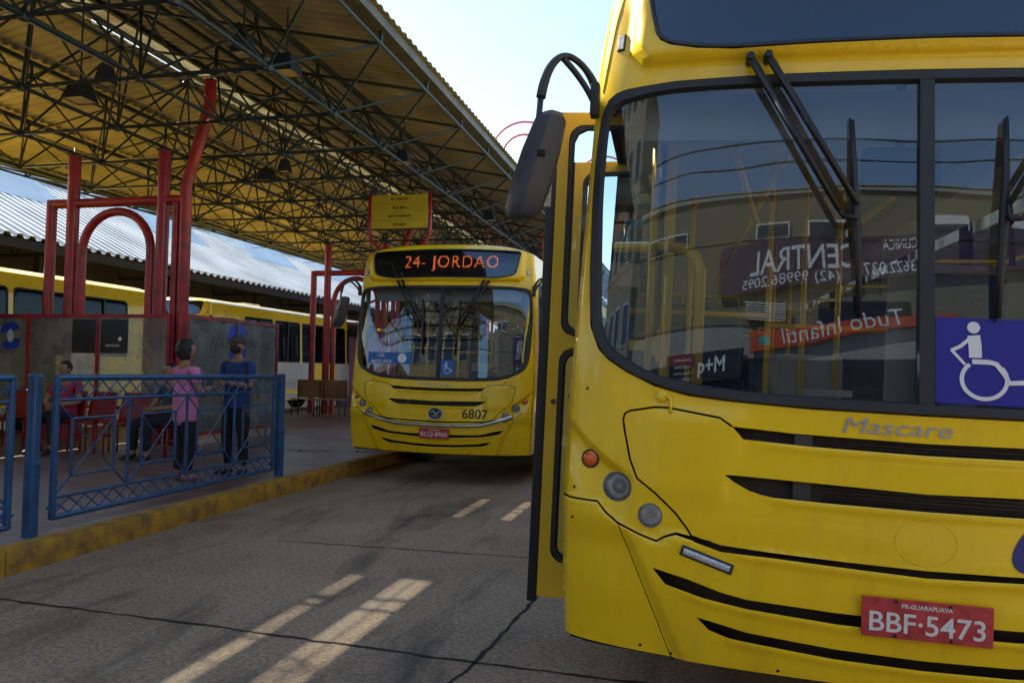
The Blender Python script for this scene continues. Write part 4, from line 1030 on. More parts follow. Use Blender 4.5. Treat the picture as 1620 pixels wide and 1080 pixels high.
# near specifics
plate(near, 'BBF\u00b75473', 'PR-GUARAPUAVA')
lettering('maker_lettering', 'Mascare', .052, lambda x, y: smoothP(-.093 + x, 1.245 + y, .005), SILV, near, width=.35, shear=.25)
mb = MB(); mb.path([P3(.096 * math.cos(a * math.pi / 20), .872 + .076 * math.sin(a * math.pi / 20), .0004) for a in range(41)], .0016, 4, cap=False); mb.build('emblem_ring', YEL, near, True)
lettering('fleet_number', '6', .19, lambda x, y: P3(.322 + x, .893 + y, .0025), PBLUE, near, width=.125, bold=.02, shear=.25)
st = MB().add([smoothP(x, z, -.006) for x, z in ((.030, 1.337), (.318, 1.337), (.318, 1.63), (.030, 1.63))], [(0, 1, 2, 3)]).build('access_sticker', BLU, near)
isa_symbol(.176, 1.482, .27, lambda x, z: smoothP(x, z, -.003), 'wheelchair_symbol', st)
for sg in (1, -1):
    for x, z, r in LAMPS: lamp('headlight', sg * x, z, r, near, LAMP)
    pts = [(.786, .772), (.625, .725)]
    poly = ribbon([(sg * x, z) for x, z in pts], .036); cxx = [P3(x, z, .004) for x, z in poly]
    q = MB(); q.path([P3(sg * (.792 - .176 * k / 8), .7735 - .052 * k / 8, .0) for k in range(9)], .019, 10, flat=.5); ms = q.build('marker_strip', RUB, near, True, 50)
    q = MB(); q.path([P3(sg * (.783 - .158 * k / 8), .7715 - .0465 * k / 8, .006) for k in range(9)], .0115, 8, flat=.7); q.build('lens', mat('strip_lens', (.6, .62, .65), .3, .3, var=.3, scale=120), ms, True, 50)
MB().box(-.35, -.18, .30, .34, 1.335, 1.36).build('paper', PAPER, near)
MB().bbox(-.86, -.76, .28, .30, 1.42, 1.47, .002).build('red_notice', PRED, near)
# stickers on the door post seen through the glass, posters
MB().box(-1.12, -1.0, .50, .505, 1.75, 1.85).build('paper', PAPER, near)
MB().box(-1.12, -1.03, .50, .505, 1.45, 1.72).build('blue_notice', BLU2, near)
# open door: leaves stand out from the side
def leafmat(x0, y0, ang): return Matrix.Translation((x0, y0, .335)) @ Matrix.Rotation(ang, 4, 'Z')
door_leaf(near, leafmat(-1.415, .80, R(3)))
door_leaf(near, leafmat(-1.44, 1.70, R(-6)))
for o in [x for x in near.children if x.name.startswith('door_leaf')]: o['label'] = 'open yellow door leaf with black rubber edge'
# far specifics
plate(far, 'BCQ-8960', 'GUARAPUAVA')
lettering('maker_lettering', 'Mascarello', .046, lambda x, y: smoothP(-.02 + x, 1.247 + y, .005), SILV, far, width=.44, shear=.2)
lettering('fleet_number', '6807', .118, lambda x, y: P3(.52 + x, .885 + y, .003), SLET, far, width=.33, bold=.012)
EMB = mat('emblem_dark_teal', (.015, .06, .09), .35, .5)
em = MB().add([P3(.1 * math.cos(a * math.pi / 14), .873 + .08 * math.sin(a * math.pi / 14), .008) for a in range(28)], [tuple(range(28))]).build('emblem', EMB, far)
MB().path([P3(.094 * math.cos(a * math.pi / 14), .873 + .075 * math.sin(a * math.pi / 14), .010) for a in range(29)], .006, 5, cap=False).path([P3(-.06 + .012 * k, .885 + .02 * math.sin(k * math.pi / 4), .011) for k in range(11)], .006, 5).path([P3(-.04 + .01 * k, .845, .011) for k in range(9)], .005, 5).build('emblem_relief', LAMP, em)
bar = [(-1.0, .868), (-.93, .850), (-.85, .822), (-.74, .786), (-.65, .763), (-.56, .748), (-.4, .738), (-.2, .732), (0, .730), (.2, .732), (.4, .738), (.56, .748), (.65, .763), (.74, .786), (.85, .822), (.93, .850), (1.0, .868)]
bar = chaikin(bar, 1, False)
cb = MB().path([P3(x, z, .016) for x, z in bar], [.012] + [.024] * (len(bar) - 2) + [.012], 10, flat=.7).build('chrome_bar', CHR, far, True)
for sg in (1, -1):
    [lamp('headlight', sg * x, z, r, far, LAMP) for x, z, r in LAMPS]
    MB().path([P3(sg * (.93 - .22 * k / 6), .842 - .068 * k / 6, .034) for k in range(7)], .010, 8, flat=.6).build('marker_strip', LAMP, cb, True)
st = MB().add([smoothP(x, z, -.006) for x, z in ((.0 + .028, 1.362), (.215, 1.366), (.213, 1.556), (.028, 1.556))], [(0, 1, 2, 3)]).build('access_sticker', BLU2, far)
isa_symbol(.122, 1.455, .15, lambda x, z: smoothP(x, z, -.003), 'wheelchair_symbol', st)
st = MB().add([smoothP(x, z, -.006) for x, z in [(-.99, 1.497), (-.78, 1.49), (-.58, 1.489), (-.375, 1.489), (-.377, 1.637), (-.58, 1.637), (-.78, 1.638), (-.99, 1.641)]], [tuple(range(8))]).build('mask_notice', BLU2, far)
lettering('notice_lettering', 'USE', .045, lambda x, y: smoothP(-.80 + x, 1.60 + y, -.003), SWH, st, bold=.01)
lettering('notice_lettering', 'M\u00c1SCARA', .055, lambda x, y: smoothP(-.79 + x, 1.528 + y, -.003), SWH, st, width=.30, bold=.01)
MB().add([smoothP(-.50 + .062 * math.cos(a * math.pi / 9), 1.565 + .062 * math.sin(a * math.pi / 9), -.003) for a in range(18)], [tuple(range(18))]).build('notice_face', SWH, st)
# LED text as dots
V, F_ = text2d('24- JORDAO', .215, 1.27, spacing=1.12)
tris = []
for f in F_:
    for k in range(1, len(f) - 1): tris.append((V[f[0]], V[f[k]], V[f[k + 1]]))
pt = .0155; dots = set()
def intri(x, y, t):
    (ax, ay), (bx, by), (cx, cy) = t
    d1 = (x - bx) * (ay - by) - (ax - bx) * (y - by); d2 = (x - cx) * (by - cy) - (bx - cx) * (y - cy); d3 = (x - ax) * (cy - ay) - (cx - ax) * (y - ay)
    return not ((d1 < 0 or d2 < 0 or d3 < 0) and (d1 > 0 or d2 > 0 or d3 > 0))
for t in tris:
    x0, x1 = min(p[0] for p in t), max(p[0] for p in t); y0, y1 = min(p[1] for p in t), max(p[1] for p in t)
    for i in range(int(math.floor(x0 / pt)), int(math.ceil(x1 / pt)) + 1):
        for j in range(int(math.floor(y0 / pt)), int(math.ceil(y1 / pt)) + 1):
            if intri(i * pt, j * pt, t): dots.add((i, j))
mb = MB()
for i, j in sorted(dots):
    k = len(mb.v); mb.v += [tuple(smoothP(.085 + i * pt + .0065 * math.cos(a * math.pi / 4), 2.812 + j * pt + .0065 * math.sin(a * math.pi / 4), .012)) for a in range(8)]; mb.f.append(tuple(range(k, k + 8)))
disp_far = [o for o in far.children if o.name.startswith('destination_display')][0]
mb.build('led_lettering', LED, disp_far)
# side panels of the parked bus
for o_, yy in ((side2, ((1.9, 5.4), (7.0, 8.6))),):
    for a, b in yy: MB().add([(hw(z) + .004, y, z) for y, z in ((a, .45), (b, .45), (b, 1.0), (b, 1.50), (a, 1.50), (a, 1.0))], [tuple(range(6))]).build('white_panel', GREYP, o_)
for k in range(3): MB().add([(hw(.9) + .006, y, z) for y, z in ((2.9 + k * .02, .9), (4.6, .9), (4.6, .91), (2.9, .91))], [(0, 1, 2, 3)]).build('panel_seam', BLK, side2) if k == 0 else None

# ================================================================== people
def skinned(name, V, E_, Rd, m, parent, root=0, sub=2):
    me = bpy.data.meshes.new(name); me.from_pydata([tuple(v) for v in V], E_, []); me.update()
    o = bpy.data.objects.new(name, me); COL.objects.link(o)
    sk = o.modifiers.new('s', 'SKIN'); sk.use_smooth_shade = True; sk.branch_smoothing = .6
    for i, d in enumerate(me.skin_vertices[0].data):
        r = Rd[i]; d.radius = r if isinstance(r, tuple) else (r, r); d.use_root = (i == root)
    ss = o.modifiers.new('b', 'SUBSURF'); ss.levels = sub; ss.render_levels = sub
    dg = bpy.context.evaluated_depsgraph_get(); nm = bpy.data.meshes.new_from_object(o.evaluated_get(dg))
    o.modifiers.clear(); o.data = nm; bpy.data.meshes.remove(me); nm.name = name; nm.materials.clear(); nm.materials.append(m)
    nm.polygons.foreach_set('use_smooth', [True] * len(nm.polygons))
    if parent: o.parent = parent
    return o
def join_into(base, mb_list):
    bm = bmesh.new(); bm.from_mesh(base.data)
    for mbx in mb_list:
        me = bpy.data.meshes.new('x'); me.from_pydata(mbx.v, [], mbx.f); bm.from_mesh(me); bpy.data.meshes.remove(me)
    bmesh.ops.recalc_face_normals(bm, faces=bm.faces); bm.to_mesh(base.data); bm.free(); base.data.polygons.foreach_set('use_smooth', [True] * len(base.data.polygons))
def ellipsoid(c, rx, ry, rz, face=None, nu=16, nv=12, fn=None):
    mb = MB(); q = face or Matrix.Identity(3); vs = []
    for i in range(nv + 1):
        ph = math.pi * i / nv
        for j in range(nu):
            a = 2 * math.pi * j / nu; p = Vector((rx * math.sin(ph) * math.cos(a), ry * math.sin(ph) * math.sin(a), rz * math.cos(ph)))
            if fn: p = fn(p)
            vs.append(Vector(c) + q @ p)
    fs = [(i * nu + j, (i + 1) * nu + j, (i + 1) * nu + (j + 1) % nu, i * nu + (j + 1) % nu) for i in range(nv) for j in range(nu)]
    return mb.add(vs, fs)
def person(name_label, loc, yaw, J, top, trous, shoes, H=1.7, top_len=0, group=None, girth=1.0, headyaw=0, hair='short', cap=None, mask=False, seated=False):
    """J: joint positions in the local frame (facing -Y). """
    t = empty('person', loc, (0, 0, yaw), name_label, 'person', group)
    k = H / 1.7
    pel, che, nek, hd = [Vector(J[n]) for n in ('pelvis', 'chest', 'neck', 'head')]
    V = [pel, pel.lerp(che, .5), che, nek, nek.lerp(hd, .6)]; Rd = [(.125 * girth, .095 * girth), (.135 * girth, .105 * girth), (.15 * girth, .11 * girth), (.056, .06), (.052, .055)]
    E_ = [(0, 1), (1, 2), (2, 3), (3, 4)]
    hands = []
    for sd in ('L', 'R'):
        sh, el, wr = [Vector(J[n + sd]) for n in ('sh', 'el', 'wr')]
        b = len(V); V += [che.lerp(sh, .7) + Vector((0, 0, .035)), sh, sh.lerp(el, .5), el, el.lerp(wr, .5), wr]; Rd += [(.052, .05), (.050, .05), (.046, .045), (.042, .04), (.038, .036), (.026, .02)]
        E_ += [(2, b), (b, b + 1), (b + 1, b + 2), (b + 2, b + 3), (b + 3, b + 4), (b + 4, b + 5)]
        d = (wr - el).normalized(); side = Vector(J.get('palm' + sd, (0, 0, 1))).cross(d).normalized(); pn = d.cross(side)
        pc = wr + d * .05; pk = wr + d * .085
        V += [pc]; Rd += [(.036, .018)]; E_ += [(b + 5, b + 6)]
        for q, (off, ln) in enumerate(((-.030, .068), (-.010, .078), (.010, .074), (.029, .058))):
            c1 = pk + side * off; f0 = len(V)
            V += [c1, c1 + d * ln * .55 - pn * .008, c1 + d * ln * .85 - pn * .03]; Rd += [.0095, .0085, .0075]; E_ += [(b + 6, f0), (f0, f0 + 1), (f0 + 1, f0 + 2)]
        f0 = len(V); th = wr + d * .03 - side * .035
        V += [th, th + d * .035 - side * .018 - pn * .01, th + d * .06 - side * .018 - pn * .02]; Rd += [.012, .0105, .009]; E_ += [(b + 6, f0), (f0, f0 + 1), (f0 + 1, f0 + 2)]
    for sd in ('L', 'R'):
        hp, kn, an = [Vector(J[n + sd]) for n in ('hip', 'kn', 'an')]
        fwd = Vector(J.get('toe' + sd, (0, -1, 0))).normalized()
        b = len(V); V += [hp, hp.lerp(kn, .5), kn, kn.lerp(an, .35), an, an + fwd * .1 + Vector((0, 0, -.045)), an + fwd * .17 + Vector((0, 0, -.05))]
        Rd += [(.075 * girth, .08), (.065, .07), (.05, .05), (.05, .05), (.038, .04), (.04, .028), (.03, .02)]; E_ += [(0, b)] + [(b + i, b + i + 1) for i in range(6)]
    body = skinned('body', V, E_, Rd, SKINM, t)
    # head
    fq = Matrix.Rotation(headyaw, 3, 'Z'); hc = hd + Vector((0, 0, .055))
    def hshape(p):
        x, y, z = p
        if z < 0: x *= 1 - .28 * (-z / .12) ** 1.5; y = y * (1 - .12 * (-z / .12)) - .012 * (-z / .12)
        if y > 0: y *= 1.08
        if y < 0 and abs(z) < .05: y *= .96
        return Vector((x, y, z))
    hs = [ellipsoid(hc, .077, .095, .122, fq, 20, 16, hshape)]
    nose = MB(); nb = lambda x, y, z: tuple(hc + fq @ Vector((x, y, z)))
    nose.add([nb(0, -.092, .022), nb(-.016, -.088, -.028), nb(.016, -.088, -.028), nb(0, -.122, -.026), nb(0, -.09, -.04)], [(0, 1, 3), (0, 3, 2), (1, 4, 3), (3, 4, 2)])
    hs.append(nose)
    for sx in (-1, 1): hs.append(ellipsoid(hc + fq @ Vector((sx * .078, .01, -.01)), .01, .02, .032, fq, 8, 6))
    hs.append(ellipsoid(hc + fq @ Vector((0, -.086, -.062)), .026, .012, .008, fq, 10, 6))
    join_into(body, hs)
    for sx in (-1, 1): ellipsoid(hc + fq @ Vector((sx * .031, -.084, .008)), .015, .010, .008, fq, 10, 6).build('eye', EYEM, t, True)
    hsy = .012
    def hairf(p):
        x, y, z = p
        if y < -.02 and z < .055: y = -.02 + (y + .02) * .35
        if z < -.02: x *= .96
        return Vector((x, y, z))
    if hair == 'bob':
        ellipsoid(hc + fq @ Vector((0, .018, .015)), .096, .112, .128, fq, 20, 16, hairf).build('hair', HAIRM, t, True)
    else:
        def hf2(p):
            x, y, z = p
            if z < .0: z *= .45 if y < 0 else .75
            if y < -.02 and z < .05: y = -.02 + (y + .02) * .5
            return Vector((x, y, z))
        ellipsoid(hc + fq @ Vector((0, .012, .022)), .084, .104, .112, fq, 20, 16, hf2).build('hair', HAIRM, t, True)
    if cap:
        def capf(p): return Vector((p.x, p.y, max(p.z, -.012)))
        cp = ellipsoid(hc + fq @ Vector((0, .0, .045)), .092, .112, .095, fq, 20, 12, capf).build('cap', cap, t, True)
        ellipsoid(hc + fq @ Vector((0, -.125, .045)), .062, .07, .009, fq, 16, 6).build('visor', cap, cp, True)
    if mask:
        def mf(p):
            x, y, z = p; return Vector((x, y if y < .0 else y * .3, z))
        ellipsoid(hc + fq @ Vector((0, -.040, -.040)), .069, .086, .058, fq, 18, 12, mf).build('face_mask', mat('black_mask', (.01, .01, .013), .8), t, True)
    # shirt
    V = []; E_ = []; Rd = []
    low = pel + (che - pel).normalized() * (-.04 - top_len)
    if seated: low = pel + Vector((0, 0, .0))
    V = [low, pel.lerp(che, .12), pel.lerp(che, .55), che, che.lerp(nek, .80)]; g = girth
    Rd = [(.172 * g, .128 * g), (.165 * g, .127 * g), (.152 * g, .124 * g), (.168 * g, .126 * g), (.085, .08)]; E_ = [(0, 1), (1, 2), (2, 3), (3, 4)]
    for sd in ('L', 'R'):
        sh, el = Vector(J['sh' + sd]), Vector(J['el' + sd]); b = len(V)
        V += [che.lerp(sh, .68) + Vector((0, 0, .045)), sh, sh.lerp(el, .35), sh.lerp(el, .68)]; Rd += [(.080, .075), (.068, .066), (.060, .058), (.056, .055)]; E_ += [(3, b), (b, b + 1), (b + 1, b + 2), (b + 2, b + 3)]
    skinned('shirt', V, E_, Rd, top, t, root=1)
    V = [pel + Vector((0, 0, .05)), pel + Vector((0, 0, -.02))]; Rd = [(.156 * g, .116 * g), (.16 * g, .12 * g)]; E_ = [(0, 1)]
    for sd in ('L', 'R'):
        hp, kn, an = [Vector(J[n + sd]) for n in ('hip', 'kn', 'an')]; b = len(V)
        V += [hp, hp.lerp(kn, .5), kn, kn.lerp(an, .5), kn.lerp(an, .93)]; Rd += [(.115 * g, .118), (.098, .10), (.073, .073), (.066, .066), (.058, .058)]; E_ += [(1, b)] + [(b + i, b + i + 1) for i in range(4)]
    skinned('trousers', V, E_, Rd, trous, t, root=1)
    for sd in ('L', 'R'):
        an = Vector(J['an' + sd]); fwd = Vector(J.get('toe' + sd, (0, -1, 0))).normalized()
        skinned('shoe', [an + Vector((0, 0, -.035)) - fwd * .045, an + Vector((0, 0, -.035)) + fwd * .05, an + Vector((0, 0, -.05)) + fwd * .15, an + Vector((0, 0, -.055)) + fwd * .20], [(0, 1), (1, 2), (2, 3)], [(.045, .046), (.046, .045), (.046, .032), (.034, .022)], shoes, t, root=1)
    return t
def stand(H=1.7, sep=.11):
    k = H / 1.7
    J = dict(pelvis=(0, 0, .93 * k), chest=(0, .01, 1.30 * k), neck=(0, .02, 1.45 * k), head=(0, -.005, 1.535 * k), shL=(.19 * k, .01, 1.38 * k), shR=(-.19 * k, .01, 1.38 * k),
             elL=(.25 * k, .03, 1.10 * k), elR=(-.25 * k, .03, 1.10 * k), wrL=(.24 * k, -.05, .86 * k), wrR=(-.24 * k, -.05, .86 * k),
             hipL=(.09 * k, 0, .86 * k), hipR=(-.09 * k, 0, .86 * k), knL=(sep * k, -.02, .48 * k), knR=(-sep * k, -.02, .48 * k), anL=(sep * 1.1 * k, .02, .085), anR=(-sep * 1.1 * k, .02, .085))
    return J
PINK = mat('pink_cotton', (.60, .19, .38), .85, var=.15, scale=6, bump=.3, bscale=12); NAVY = mat('navy_polo_cotton', (.012, .045, .17), .85, var=.2, scale=6, bump=.3, bscale=12)
DARK = mat('dark_trousers', (.012, .012, .02), .85, var=.3, bump=.3, bscale=14); SHO = mat('dark_shoe', (.02, .02, .022), .6); SHOP = mat('pink_trainer', (.35, .12, .18), .6, var=.4, scale=20)
CAPG = mat('grey_cap', (.05, .045, .04), .8)
# man: arms folded on the chest, facing the camera, weight on his legs apart
J = stand(1.72, .12)
J.update(elL=(.25, -.03, 1.10), wrL=(.03, -.24, 1.15), elR=(-.235, .0, 1.09), wrR=(-.03, -.22, 1.06), palmL=(0, 1, 0), palmR=(0, 1, 0), anL=(.13, .0, .085), anR=(-.11, .03, .085), toeL=(.3, -1, 0), toeR=(-.4, -1, 0))
person('man in blue polo, dark cap and black face mask standing behind the railing', (-5.29, 8.25, PH), R(-6), J, NAVY, DARK, SHO, 1.72, girth=1.12, headyaw=R(6), cap=CAPG, mask=True, top_len=.08).scale = (.94, .94, .94)
J = stand(1.52, .085)
J.update(elL=(.195, -.03, .98), wrL=(.12, -.24, .98), elR=(-.20, -.03, .98), wrR=(-.13, -.25, 1.03), palmL=(0, 1, 0), palmR=(0, 1, 0))
person('short woman in long pink T-shirt with dark hair, her back to the camera', (-5.52, 7.62, PH), R(158), J, PINK, DARK, SHOP, 1.52, girth=1.02, headyaw=R(-15), hair='bob', top_len=.20)
def sit():
    return dict(pelvis=(0, .05, .50), chest=(0, .08, .88), neck=(0, .06, 1.04), head=(0, .01, 1.13), shL=(.19, .07, .97), shR=(-.19, .07, .97), elL=(.26, -.02, .71), elR=(-.26, -.02, .71), wrL=(.08, -.25, .68), wrR=(-.06, -.26, .66),
                hipL=(.09, .0, .50), hipR=(-.09, .0, .50), knL=(.13, -.42, .50), knR=(-.13, -.42, .50), anL=(.13, -.40, .085), anR=(-.13, -.42, .085), palmL=(0, 1, .3), palmR=(0, 1, .3))
REDT = mat('red_T_shirt', (.36, .02, .05), .85, var=.2, bump=.3, bscale=12); GREYT = mat('grey_blue_shirt', (.03, .05, .075), .85, var=.2); YELT = mat('lime_shirt', (.55, .52, .05), .85, var=.15)
person('person in red T-shirt sitting behind the left end of the railing', (-9.0, 9.62, PH), R(8), sit(), REDT, DARK, SHO, seated=True, girth=1.08, headyaw=R(-10))
person('person in a grey-blue shirt sitting just left of the woman in pink', (-7.12, 9.45, PH), R(-15), sit(), GREYT, DARK, SHO, seated=True)
person('distant person in a lime shirt and red cap behind the wooden bench', (-10.0, 22.2, PH), R(60), stand(1.65), YELT, DARK, SHO, 1.65, cap=mat('red_cap', (.55, .02, .06), .7))

# red seat row
def red_seat(x, y, yaw, lb):
    t = empty('waiting_seat', (x, y, PH), (0, 0, yaw), lb, 'seat', 'red moulded seats in front of the glass partition')
    vs = []; fs = []; prof_ = [(-.24, .425), (-.22, .445), (-.1, .44), (.08, .43), (.16, .45), (.20, .52), (.24, .70), (.28, .84), (.275, .86)]
    nx = 8
    for y_, z in prof_:
        for i in range(nx + 1):
            a = -1 + 2 * i / nx; w = .225 if z < .75 else .20
            vs.append((a * w, y_ - (.03 * a * a if z > .5 else 0), z + (.035 * a * a if z < .5 else 0)))
    for k in range(len(prof_) - 1):
        for i in range(nx): p = k * (nx + 1) + i; fs.append((p, p + 1, p + nx + 2, p + nx + 1))
    sh = MB().add(vs, fs).build('shell', REDS, t, True); md = sh.modifiers.new('t', 'SOLIDIFY'); md.thickness = .012
    mb = MB(); mb.path([(-.2, .12, 0), (-.2, .12, .42), (.2, .12, .42), (.2, .12, 0)], .014, 8).path([(-.2, -.16, 0), (-.2, -.16, .42), (.2, -.16, .42), (.2, -.16, 0)], .014, 8)
    mb.path([(-.2, -.16, .25), (-.2, .12, .25)], .01, 6).path([(.2, -.16, .25), (.2, .12, .25)], .01, 6); mb.build('leg_frame', RED, t, True)
SL = ['red moulded seat cut by the left edge of the photo', 'red seat just left of the seated person in red', 'red seat under the seated person in red', 'empty red seat right of the seated person in red', 'empty red seat with its tall back in front of the dark notices', 'red seat under the person in grey-blue']
for i, (x, lb) in enumerate(zip((-10.75, -10.0, -9.0, -8.5, -7.95, -7.12), SL)): red_seat(x, 9.62 - (.17 if i == 5 else 0), R((4, -3, 8, 0, 2, -15)[i]), lb)
t = empty('wooden_bench', (-9.75, 19.0, PH), label='long wooden bench with two brown back panels beside the 24 bus', cat='bench')
WD = mat('brown_bench_wood', (.17, .10, .065), .6, var=.3, scale=3)
for x0, x1 in ((-.72, -.02), (.02, .72)):
    MB().bbox(x0, x1, .16, .19, .48, .95, .008).build('backrest', WD, t); MB().bbox(x0, x1, -.22, .16, .43, .46, .008).build('seat', mat('bench_seat_top', (.32, .26, .2), .5), t)
for x in (-.68, -.05, .05, .68): MB().path([(x, -.18, 0), (x, -.18, .43), (x, .15, .43), (x, .17, .9)], .016, 8).tube((x, .15, .43), (x, .15, 0), .016, 8).build('leg', STEEL, t, True)
t = empty('ticket_kiosk', (-11.2, 25.5, PH), label='mauve kiosk with a red frame and dark sign behind the second red portal', cat='kiosk')
MB().bbox(-.9, .9, -.7, .7, 0, 2.35, .02).build('cabin', mat('mauve_panel', (.40, .22, .36), .6), t)
MB().bbox(-1.0, 1.0, -.8, -.7, 2.35, 2.75, .02).build('sign_board', POST_, t)
MB().box(-1.05, 1.05, -.82, .8, 2.76, 2.84).box(-1.0, -.92, -.82, -.74, 0, 2.75).box(.92, 1.0, -.82, -.74, 0, 2.75).build('frame', RED, t)
MB().path([(0, -.8, 2.84), (.1, -.8, 3.2), (.3, -.8, 3.5), (.55, -.8, 3.6)], .04, 8).build('arm', RED, t, True)

# ================================================================== second canopy and far background
WROOF = mat('white_corrugated_sheet', (.50, .50, .49), .55, var=.25, scale=.5, detail=9)
c2_ = empty('white_canopy', (-17.6, 10, 0), label='bright white corrugated roof of the neighbouring platform behind the parked buses', cat='canopy')
def cl(mb): mb.v = [(x + 17.6, y - 10, z) for x, y, z in mb.v]; return mb
cl(corrugated(-17.5, 4.75, -24.5, 8.35, -6, 75, .40, .10)).build('roof_sheet', WROOF, c2_)
cl(corrugated(-24.6, 8.34, -36, 6.2, -6, 75, .40, .10)).build('roof_sheet', WROOF, c2_)
cl(MB().box(-24.9, -24.1, -6, 75, 8.36, 8.52)).build('ridge_cap', WROOF, c2_)
SKYL = mat('skylight_sheet', (.50, .56, .60), .4, var=.2, scale=.8)
for k in range(7):
    y0 = 18 + k * 8.0
    cl(MB().add([(-21.2, y0, 6.75), (-24.2, y0, 8.3), (-24.2, y0 + 4.6, 8.3), (-21.2, y0 + 4.6, 6.75), (-22.9, y0 + .9, 8.45), (-22.9, y0 + 3.7, 8.45)], [(0, 4, 5, 3), (0, 1, 4), (1, 2, 5, 4), (2, 3, 5)])).build('skylight', SKYL, c2_)
cl(MB().box(-17.6, -17.45, -6, 75, 4.45, 4.70)).build('eave_beam', BLKM, c2_)
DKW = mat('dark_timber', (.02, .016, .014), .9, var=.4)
for k in range(14):
    y = -4 + k * 5.6
    cl(MB().box(-18.4, -18.2, y, y + .2, 0, 4.9)).build('column', DKW, c2_)
    mb = MB(); mb.tube((-17.6, y, 4.5), (-30, y, 4.5), .05, 6).tube((-17.7, y, 4.65), (-24.5, y, 8.1), .05, 6)
    for q in range(6): mb.tube((-18 - q * 1.1, y, 4.5), (-18.5 - q * 1.1, y, 5.0 + q * .55), .03, 6)
    cl(mb).build('truss', DKW, c2_)
t = empty('shade_backing', (-20.5, 34, 0), label='dark backing wall added to give the deep shade under the white canopy', cat='wall')
MB().box(-.2, .2, -42, 42, 0, 5.9).build('wall', mat('shade_backing_dark', (.03, .024, .02), .9, var=.4, scale=1), t)  # added dark sheet: closes off the sky and deepens the shade under the roof
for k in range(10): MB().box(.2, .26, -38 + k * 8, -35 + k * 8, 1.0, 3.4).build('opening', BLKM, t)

def building(name, loc, w, d, h, m, lab, rows, cols, winm, rotz=0, cat='building', wz0=.9, roofm=None):
    t = empty(name, loc, (0, 0, rotz), lab, cat)
    MB().bbox(-w / 2, w / 2, -d / 2, d / 2, 0, h, .03).build('wall', m, t)
    MB().bbox(-w / 2 - .15, w / 2 + .15, -d / 2 - .15, d / 2 + .15, h, h + .25, .03).build('parapet', roofm or m, t)
    fh = h / rows
    for r in range(rows):
        for c_ in range(cols):
            x = -w / 2 + w * (c_ + .5) / cols; z = r * fh + wz0
            for sg in (-1, 1):
                f = MB().bbox(x - w / cols * .3, x + w / cols * .3, *sorted((sg * (d / 2 - .02), sg * (d / 2 + .03))), z, z + fh * .48, .01).build('window', WHT, t)
                MB().box(x - w / cols * .27, x + w / cols * .27, *sorted((sg * (d / 2 + .031), sg * (d / 2 + .036))), z + .05, z + fh * .48 - .05).build('pane', winm, f)
    return t
WINM = mat('window_dark_glass', (.03, .04, .05), .15, coat=.4)
GB = mat('grey_render', (.16, .16, .16), .8, var=.2, scale=.8); BEIGE = mat('beige_render', (.22, .185, .12), .8, var=.12, scale=.7); CREAM = mat('cream_render', (.34, .33, .31), .8, var=.08, scale=.7)
building('office_block', (3.5, 62, 0), 18, 10, 9, GB, 'plain grey building at the far end of the road, seen through the open bus door', 3, 7, WINM)
building('office_block', (-24, 96, 0), 40, 10, 7.5, BEIGE, 'low beige building closing the far end of the platforms', 2, 14, WINM)

# ornamental curved tubes beyond the roof edge
PKT = mat('pink_tube_paint', (.50, .14, .16), .5)
for x, y, z, lb in ((-5.75, 25.2, 9.8, 'pair of curved pink tubes rising beyond the roof edge, left of the bus mirror'), (-3.9, 32, 10.4, 'curved pale tubes seen through the open bus door')):
    t = empty('curved_sign_arch', (x, y, 0), label=lb, cat='arch', group='curved tube arches behind the canopy edge')
    for r, nm in ((1.15, 'outer_tube'), (.72, 'inner_tube')):
        pts = [(-r, 0, 0), (-r, 0, z - 1.2)] + [(-r * math.cos(a), 0, z - 1.2 + r * math.sin(a)) for a in [math.pi * k / 16 for k in range(1, 16)]] + [(r, 0, z - 1.2), (r, 0, 0)]
        MB().path(pts, .04, 8).build(nm, PKT, t, True)
    for k in range(8):
        for q in (-1, 1): MB().tube((q * 1.15, 0, z - 1.2 - k * .6), (q * .72, 0, z - 1.2 - k * .6), .02, 6).build('rung', PKT, t)

# ================================================================== the street behind the camera (mirrored in the windscreens)
shop = empty('shop_building', (4.0, -10, 0), label='two storey beige and white shop building across the street, only mirrored in the windscreen', cat='building')
sx = lambda x: x - 4.0
MB().box(sx(-5), sx(14), -6, 0, 5.0, 7.8).build('wall', BEIGE, shop)
MB().box(sx(-5.05), sx(14.05), -6.05, .05, 7.8, 7.95).build('parapet', CREAM, shop)
MB().box(sx(-5), sx(14), -6, -.02, 0, 5.0).build('wall', CREAM, shop)
for x in (-4.2, -3.0, .9, 2.6, 5.6, 7.4, 9.5, 11.5):
    f = MB().box(sx(x), sx(x + 1.1), 0, .03, 6.75 if x < 5 else 6.95, 7.15 if x < 5 else 7.3).build('window', WHT, shop); MB().box(sx(x + .05), sx(x + 1.05), .03, .035, 6.79, 7.11).build('pane', WINM, f)
PURP = mat('purple_banner', (.07, .04, .09), .7, var=.2); ORNG = mat('orange_red_banner', (.60, .07, .02), .6, var=.1)
def banner(x0, x1, z0, z1, m, nm, tilt=0):
    return MB().add([(sx(x0), .10, z0), (sx(x1), .10, z0 + tilt), (sx(x1), .10, z1 + tilt * .6), (sx(x0), .10, z1), (sx(x0), .03, z0), (sx(x1), .03, z0 + tilt), (sx(x1), .03, z1 + tilt * .6), (sx(x0), .03, z1)], [(1, 0, 3, 2), (4, 5, 6, 7), (0, 1, 5, 4), (2, 3, 7, 6)]).build(nm, m, shop)
bn = banner(-.4, 8.5, 5.6, 6.62, PURP, 'banner', .7)
def fl(x, z, o=.105): return (sx(x), o, z)
lettering('banner_lettering', 'CENTRAL', .50, lambda x, y: fl(2.35 - x, 6.33 - x * .07 + y), SWH, bn, width=3.2, bold=.01)
